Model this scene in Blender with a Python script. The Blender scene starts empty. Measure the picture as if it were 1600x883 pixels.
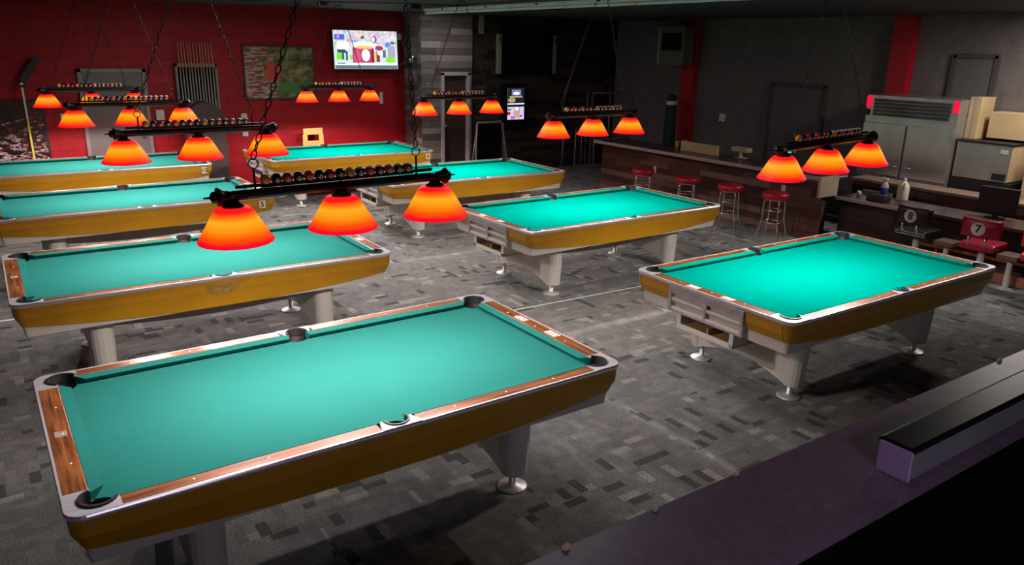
import bpy, bmesh, math, random
from mathutils import Vector, Matrix
random.seed(7)
PI = math.pi
SC = bpy.context.scene
COL = SC.collection

# ------------------------------------------------------------------ camera
CA = 0.607                                  # yaw of the view to the right of +Y
CAM_H, PITCH, ROLL, FPX = 2.5627, 0.29924, 0.02136, 1196.0
rx = Vector((math.cos(CA), -math.sin(CA), 0))
fh = Vector((math.sin(CA), math.cos(CA), 0))
fw = fh*math.cos(PITCH) + Vector((0, 0, -math.sin(PITCH)))
dn = -fh*math.sin(PITCH) + Vector((0, 0, -math.cos(PITCH)))
ex = rx*math.cos(ROLL) - dn*math.sin(ROLL)
ey = rx*math.sin(ROLL) + dn*math.cos(ROLL)
cam = bpy.data.cameras.new('camera')
cam.sensor_width = 36.0
cam.lens = FPX/1600*36.0
cam.clip_start = 0.05
cam.clip_end = 60
camo = bpy.data.objects.new('camera', cam)
COL.objects.link(camo)
m4 = Matrix(((ex.x, -ey.x, -fw.x, 0), (ex.y, -ey.y, -fw.y, 0), (ex.z, -ey.z, -fw.z, CAM_H), (0, 0, 0, 1)))
camo.matrix_world = m4
SC.camera = camo

# ------------------------------------------------------------------ world, exposure, added fill lights
SC.view_settings.view_transform = 'Standard'
SC.view_settings.look = 'None'
SC.view_settings.gamma = 1
SC.view_settings.exposure = 0.0
SC.view_settings.use_curve_mapping = False
w = bpy.data.worlds.new('world'); SC.world = w
w.use_nodes = True
w.node_tree.nodes['Background'].inputs[0].default_value = (0.6, 0.62, 0.7, 1)
w.node_tree.nodes['Background'].inputs[1].default_value = 0.02
BULB_W = 66.0                               # each bulb of the table lamps
SHADE_E = 1.0

def area(name, loc, rot, sx, sy, power, col):
    l = bpy.data.lights.new(name, 'AREA'); l.shape = 'RECTANGLE'
    l.size = sx; l.size_y = sy; l.energy = power; l.color = col
    o = bpy.data.objects.new(name, l); o.location = loc; o.rotation_euler = rot
    COL.objects.link(o); return o
PANELS = [('lounge_fill_light', (0.8, -1.6, 3.135), 1.2, 0.6, 44, (0.84, 0.74, 1.0)),
          ('hall_fill_light', (3.6, 4.6, 3.135), 1.2, 0.6, 24, (1.0, 0.96, 0.93)),
          ('hall_fill_light', (3.4, 8.2, 3.135), 1.2, 0.6, 44, (1.0, 0.96, 0.93)),
          ('bar_fill_light', (10.9, 3.9, 3.135), 0.6, 1.0, 90, (1.0, 0.92, 0.84)),
          ('door_fill_light', (7.4, 12.6, 3.14), 0.3, 0.3, 13, (1.0, 0.95, 0.93)),
          ('back_fill_light', (3.3, 10.6, 3.135), 1.6, 0.4, 90, (1.0, 0.90, 0.90))]
for nm, lc, sx, sy, pw, cl in PANELS: area(nm, lc, (0, 0, 0), sx, sy, pw, cl)  # added ceiling fill, raises the general light beyond the table lamps

# ------------------------------------------------------------------ helpers: meshes
class MB:
    def __init__(s): s.v = []; s.f = []; s.m = []; s.s = []
    def add(s, vs, fs, mat=0, smooth=False):
        o = len(s.v); s.v += [tuple(p) for p in vs]
        for f in fs: s.f.append([i+o for i in f]); s.m.append(mat); s.s.append(smooth)
    def box(s, x0, x1, y0, y1, z0, z1, mat=0):
        v = [(x, y, z) for x in (x0, x1) for y in (y0, y1) for z in (z0, z1)]
        s.add(v, [(0, 1, 3, 2), (4, 6, 7, 5), (0, 4, 5, 1), (2, 3, 7, 6), (0, 2, 6, 4), (1, 5, 7, 3)], mat)
    def bbox(s, x0, x1, y0, y1, z0, z1, b=0.004, mat=0):
        # box with chamfered edges
        xs = (x0, x1); ys = (y0, y1); zs = (z0, z1)
        bm = bmesh.new()
        vs = [bm.verts.new((x, y, z)) for x in xs for y in ys for z in zs]
        for f in [(0, 1, 3, 2), (4, 6, 7, 5), (0, 4, 5, 1), (2, 3, 7, 6), (0, 2, 6, 4), (1, 5, 7, 3)]:
            bm.faces.new([vs[i] for i in f])
        bmesh.ops.bevel(bm, geom=bm.edges[:], offset=b, segments=2, affect='EDGES', profile=0.5)
        bm.verts.index_update()
        s.add([v.co[:] for v in bm.verts], [[v.index for v in f.verts] for f in bm.faces], mat)
        bm.free()
    def prism(s, poly, z0, z1, mat=0, axis='z', smooth=False):
        n = len(poly)
        def P(p, z):
            return (p[0], p[1], z) if axis == 'z' else ((z, p[0], p[1]) if axis == 'x' else (p[0], z, p[1]))
        v = [P(p, z0) for p in poly]+[P(p, z1) for p in poly]
        f = [list(range(n))[::-1], list(range(n, 2*n))]
        s.add(v, f, mat)
        s.add(v, [(i, (i+1) % n, n+(i+1) % n, n+i) for i in range(n)], mat, smooth)
    def lathe(s, prof, c=(0, 0, 0), n=24, axis='z', mat=0, smooth=True, cap=True):
        vs = []
        for r, z in prof:
            for k in range(n):
                a = 2*PI*k/n; p = (r*math.cos(a), r*math.sin(a), z)
                if axis == 'x': p = (z, p[0], p[1])
                if axis == 'y': p = (p[0], z, p[1])
                vs.append((p[0]+c[0], p[1]+c[1], p[2]+c[2]))
        fs = []
        for i in range(len(prof)-1):
            for k in range(n):
                k2 = (k+1) % n
                fs.append((i*n+k, i*n+k2, (i+1)*n+k2, (i+1)*n+k))
        s.add(vs, fs, mat, smooth)
        if cap:
            o = len(prof)-1
            if prof[0][0] > 1e-4: s.add(vs[:n], [list(range(n))[::-1]], mat)
            if prof[o][0] > 1e-4: s.add(vs[o*n:], [list(range(n))], mat)
    def tube(s, pts, r, n=10, mat=0, closed=False):
        pts = [Vector(p) for p in pts]; N = len(pts); vs = []
        up = Vector((0, 0, 1))
        prev = None
        for i, p in enumerate(pts):
            if closed: t = pts[(i+1) % N]-pts[i-1]
            else: t = pts[min(i+1, N-1)]-pts[max(i-1, 0)]
            t.normalize()
            if prev is None:
                a = t.cross(up)
                if a.length < 1e-3: a = t.cross(Vector((1, 0, 0)))
            else:
                a = prev - t*prev.dot(t)
            a.normalize(); prev = a; b = t.cross(a)
            rr = r[i] if isinstance(r, (list, tuple)) else r
            for k in range(n):
                q = p+(a*math.cos(2*PI*k/n)+b*math.sin(2*PI*k/n))*rr
                vs.append(q[:])
        fs = []
        M = N if closed else N-1
        for i in range(M):
            j = (i+1) % N
            for k in range(n):
                k2 = (k+1) % n
                fs.append((i*n+k, i*n+k2, j*n+k2, j*n+k))
        s.add(vs, fs, mat, True)
        if not closed:
            s.add(vs[:n], [list(range(n))], mat); s.add(vs[-n:], [list(range(n))], mat)
    def sphere(s, c, r, n=16, h=10, mat=0, sz=1.0):
        s.lathe([(r*math.sin(PI*i/h), -r*math.cos(PI*i/h)*sz) for i in range(h+1)], c, n, 'z', mat)
    def build(s, name, mats, parent=None, loc=None):
        me = bpy.data.meshes.new(name)
        me.from_pydata(s.v, [], s.f)
        if not isinstance(mats, (list, tuple)): mats = [mats]
        for m in mats: me.materials.append(m)
        me.polygons.foreach_set('material_index', s.m)
        me.polygons.foreach_set('use_smooth', s.s)
        bm = bmesh.new(); bm.from_mesh(me)
        bmesh.ops.remove_doubles(bm, verts=bm.verts, dist=1e-6)
        bmesh.ops.recalc_face_normals(bm, faces=bm.faces)
        bm.to_mesh(me); bm.free()
        me.update()
        o = bpy.data.objects.new(name, me); COL.objects.link(o)
        if parent: o.parent = parent
        if loc: o.location = loc
        return o

def thing(name, label, cat, loc=(0, 0, 0), rz=0, group=None):
    o = bpy.data.objects.new(name, None); COL.objects.link(o)
    o.location = loc; o.rotation_euler = (0, 0, rz); o.empty_display_size = 0.1
    return tag(o, label, cat, group)
def tag(o, label, cat, group=None):
    o['label'] = label; o['category'] = cat
    if group: o['group'] = group
    return o
def struct(o):
    o['kind'] = 'structure'; return o
def copy_tree(o, parent=None, skip=()):
    c = o.copy(); COL.objects.link(c)
    if parent: c.parent = parent
    for ch in list(o.children):
        if ch.name.split('.')[0] in skip: continue
        copy_tree(ch, c, skip)
    return c
def text_part(name, body, size, mat, parent, loc, rot, extrude=0.0008, bold=0.0):
    cu = bpy.data.curves.new(name, 'FONT'); cu.body = body; cu.size = size
    cu.align_x = 'CENTER'; cu.align_y = 'CENTER'; cu.extrude = extrude; cu.offset = bold
    t = bpy.data.objects.new(name+'_tmp', cu); COL.objects.link(t)
    dg = bpy.context.evaluated_depsgraph_get()
    me = bpy.data.meshes.new_from_object(t.evaluated_get(dg))
    bpy.data.objects.remove(t); bpy.data.curves.remove(cu)
    me.materials.clear(); me.materials.append(mat)
    o = bpy.data.objects.new(name, me); COL.objects.link(o)
    o.parent = parent; o.location = loc; o.rotation_euler = rot
    return o

# ------------------------------------------------------------------ helpers: materials
def pbr(name, col, rough=0.5, metal=0.0, emit=None, es=0.0, coat=0.0, spec=0.5):
    m = bpy.data.materials.new(name); m.use_nodes = True
    b = m.node_tree.nodes['Principled BSDF']
    b.inputs['Base Color'].default_value = (*col, 1)
    b.inputs['Roughness'].default_value = rough
    b.inputs['Metallic'].default_value = metal
    b.inputs['Specular IOR Level'].default_value = spec
    b.inputs['Coat Weight'].default_value = coat
    b.inputs['Coat Roughness'].default_value = 0.12
    if emit:
        b.inputs['Emission Color'].default_value = (*emit, 1)
        b.inputs['Emission Strength'].default_value = es
    return m
class NT:
    def __init__(s, m):
        s.t = m.node_tree; s.n = s.t.nodes; s.l = s.t.links; s.b = s.n['Principled BSDF']
    def new(s, typ, **kw):
        x = s.n.new(typ)
        for k, v in kw.items(): setattr(x, k, v)
        return x
    def ln(s, a, b): s.l.new(a, b)
    def val(s, sock, v):
        if hasattr(v, 'links') or hasattr(v, 'is_linked'): s.ln(v, sock)
        else: sock.default_value = v
    def math(s, op, a, b=0.0, c=None):
        x = s.new('ShaderNodeMath', operation=op)
        s.val(x.inputs[0], a); s.val(x.inputs[1], b)
        if c is not None: s.val(x.inputs[2], c)
        return x.outputs[0]
    def mix(s, fac, a, b, blend='MIX'):
        x = s.new('ShaderNodeMix', data_type='RGBA', blend_type=blend)
        s.val(x.inputs[0], fac)
        for i, v in ((6, a), (7, b)):
            if hasattr(v, 'is_linked'): s.ln(v, x.inputs[i])
            else: x.inputs[i].default_value = (*v, 1)
        return x.outputs[2]
    def coords(s, kind='Object'):
        tc = s.new('ShaderNodeTexCoord'); sp = s.new('ShaderNodeSeparateXYZ')
        s.ln(tc.outputs[kind], sp.inputs[0]); return tc.outputs[kind], sp.outputs
    def comb(s, x, y, z=0.0):
        c = s.new('ShaderNodeCombineXYZ')
        s.val(c.inputs[0], x); s.val(c.inputs[1], y); s.val(c.inputs[2], z); return c.outputs[0]
    def noise(s, vec, scale, detail=3, rough=0.5):
        x = s.new('ShaderNodeTexNoise'); s.ln(vec, x.inputs['Vector'])
        x.inputs['Scale'].default_value = scale; x.inputs['Detail'].default_value = detail
        x.inputs['Roughness'].default_value = rough; return x.outputs['Fac']
    def ramp(s, fac, stops, interp='LINEAR'):
        x = s.new('ShaderNodeValToRGB'); s.ln(fac, x.inputs[0]); r = x.color_ramp; r.interpolation = interp
        while len(r.elements) < len(stops): r.elements.new(0.5)
        for e, (p, c) in zip(r.elements, stops): e.position = p; e.color = (*c, 1)
        return x.outputs[0]
    def bump(s, h, strength=0.3, dist=0.01):
        x = s.new('ShaderNodeBump'); x.inputs['Strength'].default_value = strength
        x.inputs['Distance'].default_value = dist; s.ln(h, x.inputs['Height'])
        s.ln(x.outputs[0], s.b.inputs['Normal'])

def mottled(name, c1, c2, scale, rough=0.6, metal=0.0, stretch=(1, 1, 1), bump=0.0, coat=0.0, detail=4):
    m = pbr(name, c1, rough, metal, coat=coat); t = NT(m); co, _ = t.coords()
    mp = t.new('ShaderNodeMapping'); t.ln(co, mp.inputs[0]); mp.inputs['Scale'].default_value = stretch
    f = t.noise(mp.outputs[0], scale, detail)
    c = t.ramp(f, [(0.3, c1), (0.7, c2)]); t.ln(c, t.b.inputs['Base Color'])
    if bump: t.bump(f, bump, 0.005)
    return m

def mat_carpet():
    m = pbr('carpet', (0.1, 0.1, 0.1), 0.95, spec=0.1); t = NT(m); co, s = t.coords()
    def cells(a, b, la, lb, seed):
        row = t.math('FLOOR', t.math('DIVIDE', b, lb))
        wn = t.new('ShaderNodeTexWhiteNoise', noise_dimensions='2D'); t.ln(t.comb(row, seed), wn.inputs[0])
        colf = t.math('FLOOR', t.math('ADD', t.math('DIVIDE', a, la), t.math('MULTIPLY', wn.outputs[0], 7.0)))
        w2 = t.new('ShaderNodeTexWhiteNoise', noise_dimensions='3D'); t.ln(t.comb(colf, row, seed), w2.inputs[0])
        return w2.outputs[0]
    A = cells(s[0], s[1], 0.15, 0.062, 1.0)
    B = cells(s[1], s[0], 0.15, 0.062, 5.0)
    ch = t.new('ShaderNodeTexChecker'); t.ln(co, ch.inputs[0]); ch.inputs['Scale'].default_value = 1/0.61
    sel = t.math('GREATER_THAN', ch.outputs['Fac'], 0.5)
    mx = t.new('ShaderNodeMix', data_type='FLOAT'); t.ln(sel, mx.inputs[0]); t.ln(A, mx.inputs[2]); t.ln(B, mx.inputs[3])
    base = t.ramp(mx.outputs[0], [(0.0, (0.08, 0.081, 0.081)), (0.07, (0.165, 0.165, 0.16)), (0.28, (0.185, 0.184, 0.178)),
                                   (0.5, (0.165, 0.166, 0.16)), (0.72, (0.205, 0.202, 0.195)), (0.94, (0.29, 0.28, 0.26))], 'CONSTANT')
    fine = t.noise(co, 85, 4, 0.8)
    mid = t.noise(co, 9, 4, 0.6)
    wv = t.new('ShaderNodeTexWave'); t.ln(co, wv.inputs[0]); wv.inputs['Scale'].default_value = 38; wv.inputs['Distortion'].default_value = 6
    wv.inputs['Detail Scale'].default_value = 3
    k = t.math('MULTIPLY', t.math('ADD', t.math('MULTIPLY', fine, 3.0), -0.5), t.math('ADD', t.math('MULTIPLY', mid, 0.9), 0.55))
    k = t.math('MULTIPLY', k, t.math('ADD', t.math('MULTIPLY', wv.outputs['Fac'], 0.35), 0.82))
    c = t.mix(1.0, base, t.comb(k, k, k), 'MULTIPLY')
    t.ln(c, t.b.inputs['Base Color']); t.bump(fine, 0.5, 0.004)
    return m

def mat_block(name, c1, c2, mort, bw=0.41, bh=0.203, axis='xz', rough=0.6):
    m = pbr(name, c1, rough, spec=0.3); t = NT(m); co, s = t.coords()
    a = s[0] if axis == 'xz' else s[1]
    v = t.comb(a, s[2])
    br = t.new('ShaderNodeTexBrick'); t.ln(v, br.inputs['Vector'])
    br.inputs['Scale'].default_value = 1.0; br.inputs['Brick Width'].default_value = bw; br.inputs['Row Height'].default_value = bh
    br.inputs['Mortar Size'].default_value = 0.006; br.inputs['Mortar Smooth'].default_value = 0.4
    br.inputs['Color1'].default_value = (*c1, 1); br.inputs['Color2'].default_value = (*c2, 1); br.inputs['Mortar'].default_value = (*mort, 1)
    nz = t.noise(co, 5, 5, 0.6)
    k = t.math('ADD', t.math('MULTIPLY', nz, 0.7), 0.65)
    c = t.mix(1.0, br.outputs['Color'], t.comb(k, k, k), 'MULTIPLY')
    t.ln(c, t.b.inputs['Base Color'])
    h = t.math('SUBTRACT', t.math('MULTIPLY', t.noise(co, 60, 3), 0.25), br.outputs['Fac'])
    t.bump(h, 0.6 if axis == 'xz' else 0.22, 0.01)
    return m

def mat_planks(name, stops, bw=0.75, bh=0.1, axis='xz', rough=0.55):
    m = pbr(name, (0.1, 0.1, 0.1), rough, spec=0.3); t = NT(m); co, s = t.coords()
    a = s[0] if axis == 'xz' else s[1]
    row = t.math('FLOOR', t.math('DIVIDE', s[2], bh))
    w1 = t.new('ShaderNodeTexWhiteNoise', noise_dimensions='1D'); t.ln(row, w1.inputs['W'])
    al = t.math('ADD', t.math('DIVIDE', a, bw), t.math('MULTIPLY', w1.outputs[0], 5.0))
    c0 = t.math('FLOOR', al)
    w2 = t.new('ShaderNodeTexWhiteNoise', noise_dimensions='2D'); t.ln(t.comb(c0, row), w2.inputs[0])
    base = t.ramp(w2.outputs[0], stops)
    grain = t.noise(t.comb(t.math('MULTIPLY', a, 2.0), t.math('MULTIPLY', s[2], 40.0), w2.outputs[0]), 2.2, 5, 0.65)
    k = t.math('ADD', t.math('MULTIPLY', grain, 1.5), 0.25)
    fz = t.math('FRACT', t.math('DIVIDE', s[2], bh)); fx = t.math('FRACT', al)
    edge = t.math('MULTIPLY', t.math('GREATER_THAN', fz, 0.05), t.math('GREATER_THAN', fx, 0.008))
    k = t.math('MULTIPLY', k, t.math('ADD', t.math('MULTIPLY', edge, 0.75), 0.25))
    t.ln(t.mix(1.0, base, t.comb(k, k, k), 'MULTIPLY'), t.b.inputs['Base Color'])
    t.bump(t.math('ADD', grain, edge), 0.35, 0.006)
    return m

def mat_rosewood(name, along):
    m = pbr(name, (0.2, 0.07, 0.03), 0.34, coat=0.8); t = NT(m); co, s = t.coords()
    t.b.inputs['Coat Roughness'].default_value = 0.22
    sc = (1.0, 14.0, 14.0) if along == 'x' else (14.0, 1.0, 14.0)
    mp = t.new('ShaderNodeMapping'); t.ln(co, mp.inputs[0]); mp.inputs['Scale'].default_value = sc
    f = t.noise(mp.outputs[0], 3.0, 6, 0.65)
    c = t.ramp(f, [(0.30, (0.045, 0.014, 0.006)), (0.47, (0.19, 0.062, 0.018)), (0.62, (0.34, 0.125, 0.04)), (0.75, (0.22, 0.075, 0.024))])
    t.ln(c, t.b.inputs['Base Color']); return m

def painter(name, bg, shapes, emit=1.0, voro=None, rough=0.4):
    """shapes: (kind 'r' or 'e', cx, cz, w, h, colour) in the object's own x,z metres"""
    m = pbr(name, bg, rough); t = NT(m); co, s = t.coords()
    cur = bg
    if voro:
        vn = t.new('ShaderNodeTexVoronoi'); t.ln(co, vn.inputs[0]); vn.inputs['Scale'].default_value = voro[0]
        cur = t.mix(voro[1], bg, vn.outputs['Color'])
    for k, cx, cz, w_, h_, c in shapes:
        dx = t.math('DIVIDE', t.math('SUBTRACT', s[0], cx), w_/2); dz = t.math('DIVIDE', t.math('SUBTRACT', s[2], cz), h_/2)
        if k == 'r':
            d = t.math('MAXIMUM', t.math('ABSOLUTE', dx), t.math('ABSOLUTE', dz))
        else:
            d = t.math('SQRT', t.math('ADD', t.math('MULTIPLY', dx, dx), t.math('MULTIPLY', dz, dz)))
        cur = t.mix(t.math('LESS_THAN', d, 1.0), cur, c)
    if emit > 0:
        t.b.inputs['Base Color'].default_value = (0.01, 0.01, 0.01, 1)
        t.ln(cur, t.b.inputs['Emission Color']); t.b.inputs['Emission Strength'].default_value = emit
    else:
        t.ln(cur, t.b.inputs['Base Color'])
    return m

M = {}
M['carpet'] = mat_carpet()
M['red_block'] = mat_block('red_painted_block', (0.31, 0.002, 0.008), (0.28, 0.002, 0.007), (0.22, 0.002, 0.006))
M['grey_block'] = mat_block('grey_painted_block', (0.165, 0.140, 0.140), (0.155, 0.131, 0.131), (0.135, 0.115, 0.115), axis='yz')
M['dark_block'] = mat_block('dark_painted_block', (0.06, 0.06, 0.06), (0.05, 0.05, 0.05), (0.04, 0.04, 0.04), axis='yz')
greys = [(0.0, (0.06, 0.045, 0.042)), (0.3, (0.12, 0.095, 0.09)), (0.7, (0.19, 0.155, 0.15)), (1.0, (0.27, 0.235, 0.23))]
browns = [(0.0, (0.035, 0.013, 0.011)), (0.4, (0.075, 0.03, 0.025)), (0.75, (0.12, 0.055, 0.042)), (1.0, (0.20, 0.135, 0.105))]
darks = [(0.0, (0.012, 0.008, 0.007)), (0.5, (0.030, 0.018, 0.015)), (1.0, (0.06, 0.038, 0.03))]
M['grey_planks'] = mat_planks('weathered_planks', greys, 0.95, 0.125)
M['grey_planks_side'] = mat_planks('weathered_planks_side', greys, 0.55, 0.1, 'yz')
M['dark_planks'] = mat_planks('dark_planks', darks, 0.8, 0.1)
M['bar_planks'] = mat_planks('bar_planks', browns, 0.7, 0.1, 'yz')
M['bar_planks_dark'] = mat_planks('bar_planks_dark', darks, 0.8, 0.1, 'yz')
M['ceiling'] = mottled('dark_ceiling', (0.030, 0.028, 0.034), (0.048, 0.044, 0.052), 1.2, 0.7)
M['black'] = pbr('black_paint', (0.008, 0.008, 0.009), 0.5)
M['void'] = pbr('black_matte', (0.004, 0.004, 0.004), 0.9, spec=0.1)
M['black_metal'] = pbr('black_metal', (0.012, 0.005, 0.005), 0.30, 0.0, spec=0.5)
M['chrome'] = pbr('chrome', (0.75, 0.75, 0.76), 0.14, 1.0)
M['nickel'] = mottled('brushed_nickel', (0.52, 0.52, 0.57), (0.68, 0.68, 0.73), 9, 0.34, 0.45, stretch=(1, 8, 8))
M['footmetal'] = pbr('brushed_foot_metal', (0.72, 0.71, 0.68), 0.42, 0.6)
M['trimmetal'] = pbr('rail_trim_metal', (0.80, 0.77, 0.79), 0.26, 0.5)
M['steel'] = mottled('stainless_steel', (0.45, 0.45, 0.45), (0.64, 0.63, 0.62), 2.2, 0.28, 0.85, stretch=(1, 1, 0.6))
M['wood_x'] = mat_rosewood('rosewood_long', 'x')
M['wood_y'] = mat_rosewood('rosewood_short', 'y')
M['gold'] = mottled('gold_laminate', (0.43, 0.205, 0.002), (0.50, 0.245, 0.004), 6, 0.42)
M['worn_gold'] = mottled('worn_gold_laminate', (0.16, 0.10, 0.03), (0.42, 0.23, 0.02), 60, 0.6)
M['cream'] = mottled('cream_laminate', (0.50, 0.475, 0.43), (0.58, 0.55, 0.50), 5, 0.5)
M['taupe'] = mottled('taupe_laminate', (0.30, 0.265, 0.225), (0.36, 0.32, 0.275), 5, 0.5)
M['leather'] = mottled('pocket_leather', (0.008, 0.008, 0.009), (0.028, 0.026, 0.028), 60, 0.45, bump=0.4)
M['pearl'] = pbr('pearl', (0.85, 0.83, 0.75), 0.3)
M['sticker'] = pbr('sticker_paper', (0.75, 0.68, 0.62), 0.6)
M['ink'] = pbr('black_ink', (0.01, 0.01, 0.015), 0.6)
M['plate'] = mottled('etched_plate', (0.30, 0.25, 0.24), (0.55, 0.5, 0.48), 40, 0.4, 0.3)
M['white_plate'] = mottled('worn_white_plate', (0.25, 0.18, 0.15), (0.9, 0.9, 0.9), 70, 0.4)
M['returnmetal'] = mottled('return_box_metal', (0.33, 0.29, 0.30), (0.46, 0.42, 0.42), 14, 0.4, 0.35)
M['traywhite'] = pbr('tray_plastic', (0.72, 0.68, 0.64), 0.45)
M['rawwood'] = mottled('raw_wood', (0.30, 0.15, 0.04), (0.42, 0.24, 0.09), 6, 0.6, stretch=(1, 4, 8))
def mat_cloth(name, c):
    m = pbr(name, c, 0.9, spec=0.1); t = NT(m); co, s = t.coords()
    n1 = t.noise(co, 2.5, 4, 0.6); n2 = t.noise(co, 300, 2)
    k = t.math('ADD', t.math('MULTIPLY', n1, 0.16), t.math('ADD', t.math('MULTIPLY', n2, 0.1), 0.87))
    t.ln(t.mix(1.0, c, t.comb(k, k, k), 'MULTIPLY'), t.b.inputs['Base Color'])
    t.b.inputs['Specular IOR Level'].default_value = 0.0
    return m
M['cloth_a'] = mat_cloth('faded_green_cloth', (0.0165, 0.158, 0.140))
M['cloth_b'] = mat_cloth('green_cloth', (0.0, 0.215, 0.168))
M['red_vinyl'] = pbr('red_vinyl', (0.42, 0.008, 0.02), 0.35)
M['maroon_vinyl'] = pbr('maroon_vinyl', (0.32, 0.008, 0.035), 0.3)
M['black_vinyl'] = pbr('black_vinyl', (0.01, 0.01, 0.011), 0.3)
M['orange_vinyl'] = pbr('orange_vinyl', (0.85, 0.07, 0.01), 0.35)
M['white'] = pbr('white_plastic', (0.7, 0.68, 0.66), 0.45)
M['offwhite'] = pbr('offwhite', (0.5, 0.47, 0.42), 0.5)
M['countertop'] = mottled('bar_top', (0.045, 0.028, 0.028), (0.07, 0.045, 0.045), 5, 0.3)
M['bar_edge'] = mottled('bar_edge', (0.36, 0.28, 0.28), (0.46, 0.37, 0.36), 6, 0.5)
M['laminate'] = mottled('beige_laminate', (0.36, 0.29, 0.22), (0.46, 0.38, 0.29), 6, 0.5)
M['tan'] = mottled('tan_board', (0.50, 0.36, 0.19), (0.58, 0.43, 0.25), 4, 0.6)
M['yellow'] = pbr('yellow_plastic', (0.6, 0.36, 0.02), 0.4)
M['greydoor'] = mottled('grey_door_paint', (0.17, 0.15, 0.15), (0.20, 0.18, 0.18), 2, 0.5)
M['purple'] = None

# ------------------------------------------------------------------ the setting
WY, WX, CZ = 14.2, 12.2, 3.15
b = MB(); b.box(-3, WX, -3.2, WY, -0.1, 0); struct(b.build('floor', M['carpet']))
b = MB(); b.box(-3, WX, -3.2, WY, CZ, CZ+0.1); struct(b.build('ceiling', M['ceiling']))
b = MB(); b.box(-3.1, 7.16, WY, WY+0.15, 0, CZ); struct(b.build('wall_back', M['red_block']))
b = MB(); b.box(WX, WX+0.15, -3.2, WY, 0, CZ); struct(b.build('wall_right', M['grey_block']))
b = MB(); b.box(-3.15, -3, -3.2, WY, 0, CZ); struct(b.build('wall_left', M['dark_block']))
b = MB(); b.box(-3, WX, -3.35, -3.2, 0, CZ); struct(b.build('wall_front', M['dark_block']))
# plank-clad partition: the lit bay with a door, then the dark bay
b = MB()
b.box(7.16, 7.60, 13.5, WY, 0, CZ); b.box(8.24, 8.30, 13.5, WY, 0, CZ); b.box(7.60, 8.24, 13.5, WY, 2.02, CZ)
b.box(7.60, 8.24, 13.62, WY, 0, 2.02)
struct(b.build('wall_partition', M['grey_planks']))
b = MB(); b.box(7.155, 7.16, 13.5, WY, 0, CZ); struct(b.build('trim_1', M['grey_planks_side']))
b = MB(); b.box(8.30, WX, 13.6, WY, 0, CZ); struct(b.build('wall_dark_bay', M['dark_planks']))
# door in the plank wall
dt = bpy.data.objects.new('door_2', None); COL.objects.link(dt); dt.location = (7.92, 13.55, 0); dt['kind'] = 'structure'
b = MB()
for x0, x1 in ((-0.34, -0.27), (0.26, 0.32)): b.bbox(x0, x1, -0.08, 0.06, 0, 2.05)
b.bbox(-0.34, 0.32, -0.08, 0.06, 1.99, 2.06)
b.build('door_frame', pbr('door_frame_paint', (0.42, 0.36, 0.37), 0.5), dt)
b = MB(); b.bbox(-0.27, 0.26, 0.0, 0.05, 0.01, 1.99); b.build('door_leaf', pbr('dark_door_leaf', (0.035, 0.022, 0.02), 0.5), dt)
b = MB(); b.lathe([(0.0, 0), (0.02, 0), (0.02, 0.03), (0.0, 0.035)], (-0.21, -0.04, 1.02), 12, 'y'); b.build('door_handle', M['chrome'], dt)
# grey door in the red wall
dt = bpy.data.objects.new('door_1', None); COL.objects.link(dt); dt.location = (1.91, WY-0.03, 0); dt['kind'] = 'structure'
b = MB()
for x0, x1 in ((-0.5, -0.44), (0.44, 0.5)): b.bbox(x0, x1, -0.03, 0.03, 0, 2.09)
b.bbox(-0.5, 0.5, -0.03, 0.03, 2.03, 2.09); b.build('door_frame', M['greydoor'], dt)
b = MB(); b.bbox(-0.44, 0.44, -0.005, 0.03, 0.01, 2.03); b.build('door_leaf', pbr('grey_leaf', (0.12, 0.10, 0.10), 0.55), dt)
b = MB(); b.sphere((0.36, -0.03, 1.0), 0.03); b.build('door_handle', M['chrome'], dt)
# two painted-over doors in the grey wall
for n, (y0, y1, zt) in enumerate(((8.15, 9.28, 2.02), (5.46, 6.09, 2.58))):
    dt = bpy.data.objects.new('door_%d' % (n+3), None); COL.objects.link(dt); dt.location = (WX-0.02, (y0+y1)/2, 0); dt['kind'] = 'structure'
    hw = (y1-y0)/2; b = MB()
    b.bbox(-0.03, 0.02, hw-0.05, hw+0.02, 0, zt); b.bbox(-0.03, 0.02, -hw-0.02, -hw+0.05, 0, zt); b.bbox(-0.03, 0.02, -hw, hw, zt-0.05, zt+0.02)
    b.build('door_frame', pbr('grey_frame_%d' % n, (0.07, 0.06, 0.06), 0.6), dt)
    b = MB(); b.bbox(-0.012, 0.018, -hw+0.05, hw-0.05, 0.01, zt-0.05); b.build('door_leaf', pbr('grey_leaf_%d' % n, (0.12, 0.108, 0.108), 0.6), dt)
# red pilasters on the grey wall
M['red_paint'] = mottled('red_paint', (0.42, 0.002, 0.008), (0.50, 0.003, 0.012), 3, 0.5)
b = MB(); b.bbox(WX-0.14, WX, 11.12, 11.45, 0, CZ); struct(b.build('trim_2', M['red_paint']))
b = MB(); b.bbox(WX-0.14, WX, 6.70, 7.04, 0, CZ); struct(b.build('trim_3', M['red_paint']))
# cord-thin tape line across the carpet
b = MB(); b.box(3.2, 6.05, -0.010, 0.010, 0, 0.002)
o = tag(b.build('floor_tape', M['white'], None, (0, 6.17, 0.0005)), 'thin white tape line on the carpet between the two front tables', 'tape')
o.rotation_euler = (0, 0, -0.035)
b = MB(); b.box(-0.5, 0.12, -0.012, 0.012, 0, 0.002)
o = tag(b.build('floor_tape', M['white'], None, (0, 8.25, 0.0005)), 'short white tape strip on the carpet at the far left edge', 'tape')

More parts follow.
